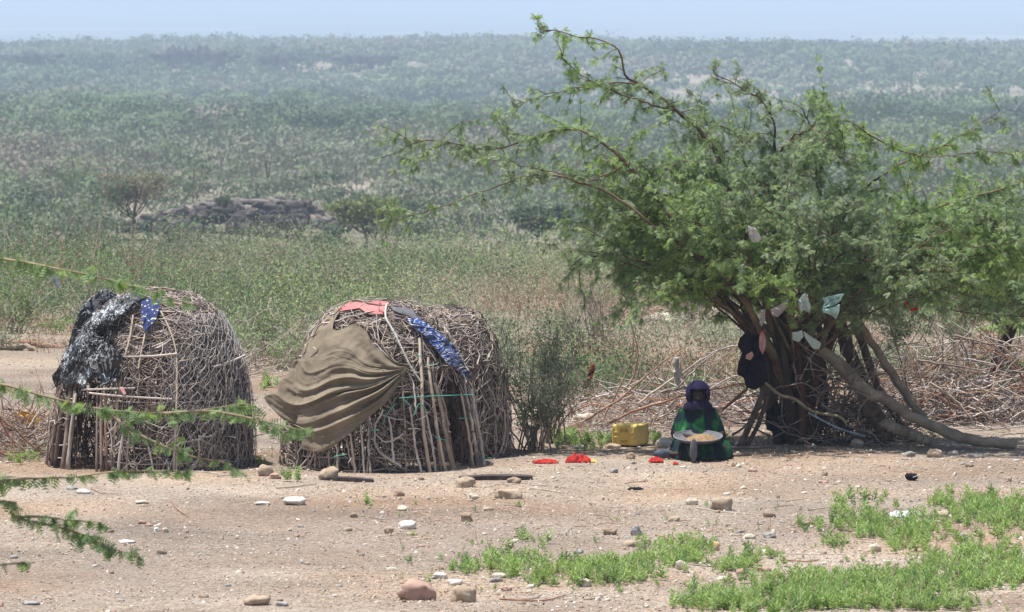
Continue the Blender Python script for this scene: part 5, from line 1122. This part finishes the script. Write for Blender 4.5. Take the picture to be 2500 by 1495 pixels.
# ---------------------------------------------------------------- green weeds
M['weed_a'] = leafmat('weed green', (.24, .36, .09), (.34, .47, .14), 4, .3, .6)
M['weed_b'] = leafmat('weed pale green', (.31, .43, .15), (.42, .54, .22), 4, .3, .6)
M['weed_c'] = leafmat('weed dark green', (.15, .26, .08), (.22, .34, .11), 4, .3, .6)
lan = np.array([[0, 0, 0], [.5, -.13, .05], [1, 0, -.02], [.5, .13, .05]]); lnf = np.array([[0, 1, 2, 3]])
def herb(nl, r):
    vs, fs = [], []; n0 = 0
    for s_ in range(4):
        a = r.uniform(0, 2 * PI); tilt = r.uniform(.0, .55); d = np.array([math.cos(a) * tilt, math.sin(a) * tilt, 1.0]); d /= np.linalg.norm(d); H = r.uniform(.55, 1.0)
        k = nl; t = np.linspace(.15, 1, k); pos = d[None] * (t * H)[:, None]; aa = r.uniform(0, 2 * PI, k)
        dd = np.stack([np.cos(aa), np.sin(aa), .35 + .9 * t ** 2], -1)
        v, f = inst(lan, lnf, pos, frames(dd, r, 2.0), (.5 - .22 * t) * r.uniform(.8, 1.2, k)); vs.append(v); fs.append(f + n0); n0 += len(v)
    return np.concatenate(vs), np.concatenate(fs)
H_ = [herb(12, rr) for _ in range(6)]
patches = [(1040, 1385, 55, 26, 60), (1130, 1385, 60, 18, 40), (1240, 1375, 70, 40, 110), (1330, 1385, 60, 28, 50), (1460, 1395, 110, 32, 170), (1590, 1365, 100, 40, 150), (1680, 1345, 60, 26, 90), (1560, 1415, 80, 16, 60), (1275, 1318, 14, 10, 8), (1325, 1330, 28, 16, 18), (1340, 1425, 70, 16, 35), (1480, 1430, 80, 10, 30),
           (1780, 1385, 60, 22, 45), (1860, 1362, 50, 20, 35), (2080, 1250, 60, 32, 75), (2160, 1280, 100, 42, 210), (2250, 1300, 80, 30, 110), (2350, 1240, 150, 34, 330), (2450, 1280, 80, 50, 210), (2420, 1350, 100, 34, 170), (2040, 1325, 40, 16, 22), (2200, 1330, 50, 18, 30), (2150, 1230, 70, 18, 60), (1985, 1285, 40, 14, 18),
           (1800, 1450, 130, 40, 280), (2000, 1440, 150, 45, 400), (2200, 1430, 160, 48, 460), (2400, 1425, 130, 42, 300), (1900, 1490, 200, 24, 260), (2200, 1490, 250, 20, 320), (1700, 1490, 60, 20, 60), (2160, 1385, 40, 22, 40), (2290, 1385, 90, 24, 90), (2470, 1400, 60, 30, 80),
           (1500, 1072, 60, 12, 40), (1430, 1085, 60, 16, 45), (1370, 1075, 50, 20, 45), (1600, 1075, 35, 14, 30), (1760, 1075, 60, 14, 20), (660, 1110, 24, 16, 16), (640, 1130, 20, 12, 8), (655, 935, 26, 12, 14), (810, 1160, 10, 6, 4), (880, 1165, 10, 6, 4), (60, 1110, 60, 24, 40), (2260, 1066, 30, 8, 6), (900, 1232, 14, 5, 3), (1090, 1235, 14, 5, 3), (700, 1172, 10, 5, 4), (730, 1172, 8, 6, 4)]
b = MB(); allp = []
for (cx, cy, rx, ry, nn) in patches:
    nn = max(3, int(nn * .8))
    a = rr.uniform(0, 2 * PI, nn); q = rr.random(nn) ** .62 * (1 + .25 * np.sin(a * 3 + cx) + .15 * np.sin(a * 7 + cy))
    for i in range(nn): allp.append(G(cx + math.cos(a[i]) * q[i] * rx, cy + math.sin(a[i]) * q[i] * ry + 6))
for i in range(130): allp.append(G(rr.uniform(950, 2500), rr.uniform(1230, 1470)))
allp = np.array(allp); wm = np.sin(allp[:, 0] * 3.1 + allp[:, 1] * .9) + np.sin(allp[:, 0] * 1.7 - allp[:, 1] * 1.4 + 1) + rr.normal(0, .55, len(allp)); allp = np.concatenate([allp[:-130][wm[:-130] > -.8], allp[-130:]]); np_ = len(allp); ki = rr.integers(0, 6, np_); sc__ = .035 + .085 * rr.random(np_) ** 1.5; sc__[-130:] *= .55
ca = rr.uniform(0, 2 * PI, np_); RZ = np.zeros((np_, 3, 3)); RZ[:, 0, 0] = np.cos(ca); RZ[:, 0, 1] = -np.sin(ca); RZ[:, 1, 0] = np.sin(ca); RZ[:, 1, 1] = np.cos(ca); RZ[:, 2, 2] = 1
for q in range(6):
    s = ki == q; v, f = inst(H_[q][0], H_[q][1], allp[s], RZ[s], sc__[s] * 1.25); b.add(v, f, (0, 1, 0, 2, 0, 1)[q])
kd = rr.integers(0, np_, 1100); pth = wander(allp[kd] + rr.normal(0, .05, (1100, 3)) * np.array([1, 1, 0]), rr.normal(size=(1100, 3)) * np.array([.5, .5, .1]) + np.array([0, 0, 1]), rr.uniform(.06, .2, 1100), 4, .15, 0, rr); v, f = tubes(pth, .002, 3); b.add(v, f, 3)
tag(b.obj('weeds', [M['weed_a'], M['weed_b'], M['weed_c'], M['bf_d']], origin=(0, 55, 0), smooth=False), 'bright green low weeds growing in patches over the near ground', 'weeds', kind='stuff')

# rubble heap in the scrub behind
t = thing('rubble_heap', (P(1715, 760, 92)[0], 92, float(hz(P(1715, 760, 92)[0], 92))), 'pale heap of broken stones in the dry scrub left of the tree trunk', 'rubble')
for i in range(40):
    v, f = rock_arrays(rr.uniform(.10, .34, 3), i + 60, 2, .35, .3); b = MB(); u = rr.normal(0, .33); p = np.array(t.location) + np.array([u, rr.normal(0, .3), max(0, .62 - abs(u) * .8) * rr.random() + .03])
    b.add(v + p, f); b.obj('rubble_stone', SMAT[('grey', 'cream', 'white', 'brown')[i % 4]], t)

# ---------------------------------------------------------------- jerrycan
JC = G(1540, 1094); JC[1] += .17
jc = thing('jerrycan', JC, 'battered yellow plastic jerrycan lying on its side left of the seated person', 'jerrycan', rz=0)
M['jc'] = mat('yellow jerrycan', (.72, .50, .13), (.80, .60, .2), 7, .5, .3, 20); M['jc_in'] = mat('darker yellow', (.45, .30, .07), (.55, .38, .1), 7, .6, .2)
import bmesh
def rbox(sx, sy, sz, bev, seg=3, taper=0):
    bm = bmesh.new(); bmesh.ops.create_cube(bm, size=1)
    for v in bm.verts: v.co = Vector((v.co.x * sx, v.co.y * sy, v.co.z * sz))
    bmesh.ops.bevel(bm, geom=list(bm.edges), offset=bev, segments=seg, affect='EDGES', profile=.6); bm.verts.index_update()
    V = np.array([v.co[:] for v in bm.verts]); F = [[q.index for q in f.verts] for f in bm.faces]; bm.free(); return V, F
def addpoly(b, V, F, off=(0, 0, 0), R=None):
    V = np.asarray(V)
    if R is not None: V = V @ R.T
    n = b.n; b.v.append(V + np.asarray(off)); b.n += len(V)
    for L in sorted(set(len(q) for q in F)):
        a = np.array([q for q in F if len(q) == L]); b.f.append(a + n); b.m.append(np.zeros(len(a), int))
yaw = math.radians(-24); RJ = np.array([[math.cos(yaw), -math.sin(yaw), 0], [math.sin(yaw), math.cos(yaw), 0], [0, 0, 1]])
jz = .125
b = MB(); V, F = rbox(.285, .36, .225, .032, 4); addpoly(b, V, F, JC + np.array([0, 0, jz]), RJ); b.obj('body', M['jc'], jc)
b = MB()
def ridge(pts, r_=.008):
    q = np.array([(RJ @ np.array([a, -.183, c])) + JC + np.array([0, 0, jz]) for a, c in pts]); v, f = tubes(smooth_path(q, 22), r_, 5); b.add(v, f)
ridge([(-.11, .028), (-.06, .025), (-.04, .0), (.04, .0), (.06, .025), (.11, .028)]); ridge([(-.11, -.022), (-.06, -.02), (-.045, -.042), (.04, -.042), (.06, -.02), (.11, -.022)])
ridge([(-.118, -.08), (-.12, 0), (-.118, .08)], .009); ridge([(.118, -.08), (.12, 0), (.118, .08)], .009)
b.obj('moulded_ridges', M['jc'], jc)
b = MB(); V, F = rbox(.085, .006, .036, .002, 1); addpoly(b, V, F, JC + np.array([0, 0, jz + .052]) + RJ @ np.array([0, -.181, 0]), RJ); addpoly(b, V, F, JC + np.array([0, 0, jz - .062]) + RJ @ np.array([0, -.181, 0]), RJ); b.obj('dark_panel', M['jc_in'], jc)  # slightly raised plates in a darker yellow for the moulded panels
b = MB(); q = [RJ @ np.array(p_) + JC + np.array([0, 0, jz]) for p_ in ((-.08, .17, .0), (-.08, .23, .0), (.03, .23, .0), (.05, .17, .0))]; v, f = tubes(smooth_path(q, 16), .013, 8); b.add(v, f); b.obj('handle', M['jc'], jc)
b = MB(); q = [RJ @ np.array(p_) + JC + np.array([0, 0, jz]) for p_ in ((.1, .17, .0), (.1, .225, .0))]; v, f = tubes(np.array(q), .026, 12); b.add(v, f); b.obj('cap', M['jc_in'], jc)

# ---------------------------------------------------------------- the seated person
M['skin'] = mat('dark skin', (.035, .022, .016), (.055, .034, .025), 8, .6, .1)
def greens():
    m = bpy.data.materials.new('green tie dye cloth'); m.use_nodes = True; N = m.node_tree.nodes; L = m.node_tree.links; b_ = N['Principled BSDF']; b_.inputs['Roughness'].default_value = .9; b_.inputs['Specular IOR Level'].default_value = .1
    tc = N.new('ShaderNodeTexCoord'); mp = N.new('ShaderNodeMapping'); mp.inputs['Scale'].default_value = (1.6, 1.2, .75); L.new(tc.outputs['Object'], mp.inputs[0])
    nz = N.new('ShaderNodeTexNoise'); nz.inputs['Scale'].default_value = 5.5; nz.inputs['Detail'].default_value = 3; nz.inputs['Distortion'].default_value = .6; L.new(mp.outputs[0], nz.inputs[0])
    cr = N.new('ShaderNodeValToRGB'); e = cr.color_ramp.elements; e[0].position = .40; e[0].color = (.012, .02, .035, 1); e[1].position = .84; e[1].color = (.20, .36, .28, 1)
    for p_, c_ in ((.51, (.008, .022, .026, 1)), (.60, (.010, .075, .028, 1)), (.70, (.03, .19, .04, 1))):
        q = e.new(p_); q.color = c_
    L.new(nz.outputs[0], cr.inputs[0]); L.new(cr.outputs[0], b_.inputs['Base Color']); return m
M['shawl'] = greens()
M['scarf'] = mat('purple headscarf', (.008, .006, .026), (.015, .011, .055), 7, .9, .3, 60)
M['skirt_dark'] = mat('dark patterned skirt', (.012, .016, .02), (.03, .10, .045), 9, .9, .2)
PC = G(1706, 1120); PC[1] += .42
person = thing('person', PC, 'person in purple headscarf and green shawl sitting under the tree holding a wide pan', 'person')
# body: one skinned surface
J = []; E = []; RR = []
def jn(p, r_, parent=None):
    J.append(p); RR.append(r_)
    if parent is not None: E.append((parent, len(J) - 1))
    return len(J) - 1
pel = jn((0, 0, .12), .13); sp1 = jn((0, -.03, .28), .115, pel); ch = jn((0, -.07, .42), .12, sp1); nk = jn((0, -.12, .535), .05, ch); hd0 = jn((0, -.15, .59), .066, nk); hd = jn((0, -.165, .655), .088, hd0); hd2 = jn((0, -.155, .72), .07, hd)
def arm(sx, el, wr, hand_dir, curl):
    sh = jn((sx * .165, -.07, .475), .055, ch); e_ = jn(el, .04, sh); mid = jn(tuple((np.array(el) + np.array(wr)) / 2), .033, e_); w_ = jn(wr, .024, mid)
    hdv = np.array(hand_dir, float); hdv /= np.linalg.norm(hdv); side = np.cross(hdv, (0, 0, 1)); side /= np.linalg.norm(side)
    palm = jn(tuple(np.array(wr) + hdv * .045), .027, w_)
    for q, (o_, ln) in enumerate(((-.027, .062), (-.009, .074), (.009, .07), (.026, .056))):
        k0 = jn(tuple(np.array(wr) + hdv * .085 + side * o_), .0105, palm); k1 = jn(tuple(np.array(wr) + hdv * (.085 + ln * .55) + side * o_ * 1.15 + np.array([0, 0, -.008 * curl])), .0092, k0)
        jn(tuple(np.array(wr) + hdv * (.085 + ln * .85) + side * o_ * 1.2 + np.array([0, 0, -.028 * curl])), .008, k1)
    tb = jn(tuple(np.array(wr) + hdv * .04 - side * sx * .036 + np.array([0, 0, .0])), .012, palm); jn(tuple(np.array(wr) + hdv * .08 - side * sx * .052), .0098, tb)
arm(-1, (-.245, -.13, .25), (-.13, -.37, .245), (.75, -.35, -.1), 1.0)
arm(1, (.25, -.12, .25), (.205, -.36, .225), (-.45, -.6, -.12), 1.2)
def leg(hp, kn, an, toe, heel):
    h_ = jn(hp, .085, pel); k_ = jn(kn, .058, h_); c_ = jn(tuple(np.array(kn) * .6 + np.array(an) * .4), .05, k_); a_ = jn(an, .036, c_); jn(heel, .034, a_)
    f1 = jn(tuple((np.array(an) + np.array(toe)) / 2), .033, a_); jn(toe, .026, f1)
leg((-.09, -.05, .11), (-.085, -.44, .12), (-.07, -.80, .075), (-.055, -.86, .235), (-.07, -.83, .035))
leg((.1, -.05, .11), (.27, -.36, .1), (-.12, -.46, .055), (-.40, -.42, .06), (-.08, -.47, .04))
me = bpy.data.meshes.new('body'); me.from_pydata([tuple(p) for p in J], E, []); me.materials.append(M['skin'])
body = bpy.data.objects.new('body', me); COL.objects.link(body); body.parent = person
md = body.modifiers.new('skin', 'SKIN'); md.use_smooth_shade = True
sv = me.skin_vertices[0].data
for i, r_ in enumerate(RR): sv[i].radius = (r_, r_)
sv[0].use_root = True
ss = body.modifiers.new('sub', 'SUBSURF'); ss.levels = 2; ss.render_levels = 2
def loft(name, rings, m, parent, n=56, folds=.0, nf=11, seed=0, a0=0, a1=2 * PI, thick=.006, rag=0):
    vt = []; full = abs(a1 - a0 - 2 * PI) < 1e-6
    for i, (cx, cy, z, rx, ry) in enumerate(rings):
        for j in range(n):
            a = a0 + (a1 - a0) * j / (n if full else n - 1); k = i / (len(rings) - 1)
            w = 1 + folds * (.3 + k) * (math.sin(a * nf + seed + 1.3 * math.sin(k * 3)) + .5 * math.sin(a * nf * 1.9 + 2))
            sg = np.sign(math.cos(a)) * abs(math.cos(a)) ** .85
            vt.append((PC[0] + cx + rx * sg * w, PC[1] + cy + ry * math.sin(a) * w, PC[2] + z + .012 * folds * 10 * math.sin(a * 5 + k * 4 + seed)))
    idx = np.arange(len(rings) * n).reshape(len(rings), n); b = MB()
    A = idx[:-1]; Bq = idx[1:]
    if full: F = np.stack([A, np.roll(A, -1, 1), np.roll(Bq, -1, 1), Bq], -1).reshape(-1, 4)
    else: F = np.stack([A[:, :-1], A[:, 1:], Bq[:, 1:], Bq[:, :-1]], -1).reshape(-1, 4)
    b.add(vt, F); o = b.obj(name, m, parent); sd = o.modifiers.new('thickness', 'SOLIDIFY'); sd.thickness = thick; sd.offset = 0; s2 = o.modifiers.new('sub', 'SUBSURF'); s2.levels = 1; s2.render_levels = 1
    return o
shawl = loft('shawl', [(0, -.12, .58, .07, .065), (0, -.12, .555, .11, .08), (0, -.11, .525, .15, .10), (0, -.10, .485, .187, .12), (0, -.09, .43, .218, .135), (0, -.09, .36, .245, .155), (0, -.10, .29, .268, .175), (.005, -.11, .23, .28, .19), (.005, -.11, .205, .255, .18)], M['shawl'], person, folds=.048, nf=9, seed=2)
loft('cowl', [(0, -.155, .605, .095, .09), (0, -.15, .575, .125, .115), (0, -.14, .54, .15, .13), (0, -.135, .50, .165, .14)], M['scarf'], person, folds=.05, nf=6, seed=4)
skirt = loft('skirt', [(0, -.06, .26, .2, .17), (.02, -.12, .2, .27, .25), (.03, -.17, .13, .31, .33), (.03, -.2, .06, .325, .38), (.03, -.21, .012, .33, .40)], M['shawl'], person, folds=.05, nf=12, seed=5)
# headscarf: hood open at the lower front
vt = []; n1, n2 = 34, 40; hc = PC + np.array([0, -.150, .672])
for i in range(n1):
    th = (i / (n1 - 1)) * 2.45
    for j in range(n2):
        ph = j / n2 * 2 * PI
        # pole of the hood points up and slightly back
        d = np.array([math.sin(th) * math.cos(ph), math.sin(th) * math.sin(ph), math.cos(th)]); tl = math.radians(-34)
        d = np.array([d[0], d[1] * math.cos(tl) - d[2] * math.sin(tl), d[1] * math.sin(tl) + d[2] * math.cos(tl)])
        fold = 1 + .02 * math.sin(ph * 7 + th * 3) + .012 * math.sin(ph * 15 + 1)
        front = max(0, -math.sin(ph)); th_ok = 1
        vt.append(hc + d * np.array([.123, .125, .132]) * fold * (1 + .08 * max(0, th - 1.6)))
idx = np.arange(n1 * n2).reshape(n1, n2); A = idx[:-1]; Bq = idx[1:]; F = np.stack([A, np.roll(A, -1, 1), np.roll(Bq, -1, 1), Bq], -1).reshape(-1, 4)
vt = np.array(vt); cen = vt[F].mean(1) - hc
keepf = ~((cen[:, 1] < -.035) & (cen[:, 2] < .045) & (np.abs(cen[:, 0]) < .085))
b = MB(); b.add(vt, F[keepf]); o = b.obj('headscarf', M['scarf'], person); sd = o.modifiers.new('thickness', 'SOLIDIFY'); sd.thickness = .012; sd.offset = 0
# face: nose, eyes, mouth on the bowed head
def blob(name, off, size, m, seed=1, rot=None):
    v, f = rock_arrays(size, seed, 2, .06); b = MB(); b.add(v + PC + np.array(off), f); return b.obj(name, m, person)
blob('nose', (0, -.262, .625), (.028, .035, .045), M['skin']); blob('mouth', (0, -.245, .592), (.045, .02, .014), M['skin'])
M['eye'] = mat('eye', (.045, .035, .03))
for sx in (-1, 1): blob('eye', (sx * .032, -.248, .652), (.024, .014, .008), M['eye']); blob('sandal' if sx < 0 else 'sock', (-.068, -.875, .135) if sx < 0 else (-.37, -.425, .062), (.082, .03, .25) if sx < 0 else (.22, .105, .10), mat('sandal sole', (.10, .10, .115), (.15, .15, .17), 9, .9, .3) if sx < 0 else mat('blue grey sock', (.03, .04, .06), (.09, .11, .15), 14, .9, .3))
# pan held on the lap, tilted to the viewer
PP = PC + np.array([-.012, -.50, .215]); pn = thing('pan', PP, 'wide shallow grey metal pan held on the lap of the seated person', 'pan')
M['pan'] = mat('worn metal', (.09, .095, .105), (.14, .145, .16), 6, .8, .1)
M['grain'] = mat('grain', (.22, .14, .075), (.34, .23, .13), 30, .95, .8, 150, dist=.01)
prof = [(0.0, -.004), (.10, -.004), (.19, .004), (.232, .022), (.25, .04), (.254, .040), (.236, .016), (.19, -.004), (.1, -.012), (0, -.012)]
n = 48; vt = []; tilt = math.radians(9); ct, st_ = math.cos(tilt), math.sin(tilt)
for (r_, z) in prof:
    for j in range(n):
        a = 2 * PI * j / n; x_, y_ = r_ * math.cos(a), r_ * math.sin(a); vt.append(PP + np.array([x_, y_ * ct - z * st_, y_ * st_ + z * ct]))
idx = np.arange(len(prof) * n).reshape(len(prof), n); A = idx[:-1]; Bq = idx[1:]; b = MB(); b.add(vt, np.stack([A, np.roll(A, -1, 1), np.roll(Bq, -1, 1), Bq], -1).reshape(-1, 4)); b.obj('dish', M['pan'], pn)
b = MB(); rim = [PP + np.array([.252 * math.cos(a), .252 * math.sin(a) * ct - .04 * st_, .252 * math.sin(a) * st_ + .04 * ct]) for a in np.linspace(0, 2 * PI, 60)]; v, f = tubes(np.array(rim), .0055, 6); b.add(v, f); b.obj('rim', mat('bright metal', (.20, .205, .225), (.27, .28, .30), 9, .7, 0), pn)
vt = []
for i in range(22):
    for j in range(40):
        r_ = i / 21 * .165; a = 2 * PI * j / 40; x_ = .045 + r_ * math.cos(a); y_ = .02 + r_ * math.sin(a) * .95; z = .004 + .052 * (1 - (i / 21) ** 1.6) * (1 + .25 * noise3((x_, y_, 0), 14, 3)); vt.append(PP + np.array([x_, y_ * ct - z * st_, y_ * st_ + z * ct]))
idx = np.arange(22 * 40).reshape(22, 40); A = idx[:-1]; Bq = idx[1:]; b = MB(); b.add(vt, np.stack([A, np.roll(A, -1, 1), np.roll(Bq, -1, 1), Bq], -1).reshape(-1, 4)); tag(b.obj('grain', M['grain']), 'heap of tan grain lying in the pan on the lap', 'grain')

# ---------------------------------------------------------------- overhanging tree at the left, near the camera
YF = 38.0
fb = np.array((-6.0, YF, float(hz(-6.0, YF))))
ft = thing('overhanging_tree', fb, 'near thorn tree reaching in from the left edge with blurred leafy sprigs', 'tree')
b = MB(); rr = np.random.default_rng(33)
trunk = smooth_path([fb - np.array([0, 0, .1]), fb + np.array([.1, 0, .8]), fb + np.array([.4, 0, 1.8]), fb + np.array([.7, 0, 3.2])], 14); v, f = tubes(trunk, np.linspace(.11, .06, 14), 9); b.add(v, f); b.obj('trunk', M['bark'], ft)
sprigs = [([(-420, 700), (-200, 600), (0, 632), (60, 640), (130, 655), (200, 668), (330, 700), (470, 745)], 1.0), ([(-420, 1000), (-150, 920), (0, 938), (80, 960), (150, 978), (250, 1000), (400, 1010), (500, 1000), (600, 985)], 1.25), ([(400, 1010), (520, 1005), (650, 1030), (725, 1048)], .75),
          ([(250, 1000), (320, 1050), (400, 1090), (470, 1115), (560, 1130)], .8), ([(-420, 1200), (-100, 1185), (0, 1172), (100, 1168), (180, 1165), (280, 1152), (400, 1150), (470, 1150)], .95), ([(-420, 1300), (-60, 1225), (30, 1262), (130, 1285), (220, 1310), (270, 1340), (330, 1352)], 1.0), ([(-300, 1420), (-40, 1385), (45, 1375)], .6),
          ([(30, 1262), (100, 1262), (170, 1270), (250, 1275)], .8)]
bt = MB(); blv = MB()
for si, (pts, dn_) in enumerate(sprigs):
    q = [P(a, c, YF + .12 * math.sin(si + i)) for i, (a, c) in enumerate(pts)]
    if pts[0][0] < -250: q[0] = trunk[min(13, max(2, int(7 + (1000 - pts[0][1]) / 90)))]
    pth, rad = smooth_path(q, 40, np.linspace(.012, .0028, len(q))); v, f = tubes(pth, rad, 5); bt.add(v, f)
    L = np.linalg.norm(pth[-1] - pth[0]); ln = np.linalg.norm(np.diff(pth, axis=0), axis=1).sum(); k = int(ln / .022 * dn_)
    nd = max(3, int(ln / .075)); tt = np.clip((np.floor(rr.random(k) * nd) + .5) / nd + rr.normal(0, .003, k), 0, .999); pos, dr_ = lerp_path(np.repeat(pth[None], k, 0), tt)
    # short side twigs
    kt = max(4, k // 9); ts = rr.random(kt); p_, d_ = lerp_path(np.repeat(pth[None], kt, 0), ts); tw_ = wander(p_, d_ / np.linalg.norm(d_, axis=1, keepdims=True) + rr.normal(0, .6, (kt, 3)), rr.uniform(.05, .16, kt), 5, .15, .04, rr); v, f = tubes(tw_, .0022, 4); bt.add(v, f)
    kk = kt * 6; jj = rr.integers(0, kt, kk); p2, d2 = lerp_path(tw_[jj], rr.random(kk)); pos = np.concatenate([pos, p2]); n = len(pos)
    d = rr.normal(0, .5, (n, 3)) + np.array([.15, 0, -.75]); vis = pos[:, 0] > P(-260, 0, YF)[0]; pos, d = pos[vis], d[vis]; n = len(pos)
    kd = rr.random(n) < .16
    for msk, mi in ((~kd, 0), (kd, 1)):
        v, f = inst(LV2, LF2, pos[msk], frames(d[msk], rr, .3), rr.uniform(.6, 1.2, msk.sum())); blv.add(v, f, mi)
bt.obj('branches', M['branch'], ft); blv.obj('leaves', [M['leaf_front'], M['leaf_c']], ft, smooth=False)
# crown above the frame edge, off to the left
k = 5000; pos = trunk[-1] + np.stack([rr.normal(-.6, .8, k), rr.normal(0, .8, k), rr.normal(.6, .45, k)], -1); pos = pos[pos[:, 0] < -3.9]; k = len(pos); b = MB(); v, f = inst(LV, LF, pos, frames(rr.normal(size=(k, 3)), rr, 1), rr.uniform(.8, 1.3, k)); b.add(v, f); b.obj('crown', M['leaf_front'], ft, smooth=False)
sheet('plastic_scrap', [(114, 655), (128, 656), (142, 678), (150, 706), (140, 700), (124, 684), (112, 668)], fl(YF - .02), mat('blue white plastic', (.25, .42, .55), (.75, .8, .84), 30, .4, .2, trans=.2), 'blue and white plastic scrap snagged on the upper left sprig', 'scrap', None, .01, 3, 0, .015, 14, 10, 50, .002)

# ---------------------------------------------------------------- haze
hm = bpy.data.materials.new('haze'); hm.use_nodes = True; N = hm.node_tree.nodes; N.remove(N['Principled BSDF'])
pv = N.new('ShaderNodeVolumePrincipled'); pv.inputs['Color'].default_value = (.62, .78, 1.0, 1); pv.inputs['Density'].default_value = .00027; pv.inputs['Anisotropy'].default_value = 0.0
hm.node_tree.links.new(pv.outputs[0], N['Material Output'].inputs['Volume'])
b = MB(); hx, hy0, hy1, z0, z1 = 26000, -70, 45500, -73, 9.0
V = [(-hx, hy0, z0), (hx, hy0, z0), (hx, hy1, z0), (-hx, hy1, z0), (-hx, hy0, z1), (hx, hy0, z1), (hx, hy1, z1), (-hx, hy1, z1)]
b.add(V, [[0, 3, 2, 1], [4, 5, 6, 7], [0, 1, 5, 4], [1, 2, 6, 5], [2, 3, 7, 6], [3, 0, 4, 7]])
hz_o = b.obj('haze', hm, origin=(0, 0, z0), smooth=False); tag(hz_o, kind='stuff', label='thin bluish haze over the plain and the far ridge', cat='haze')
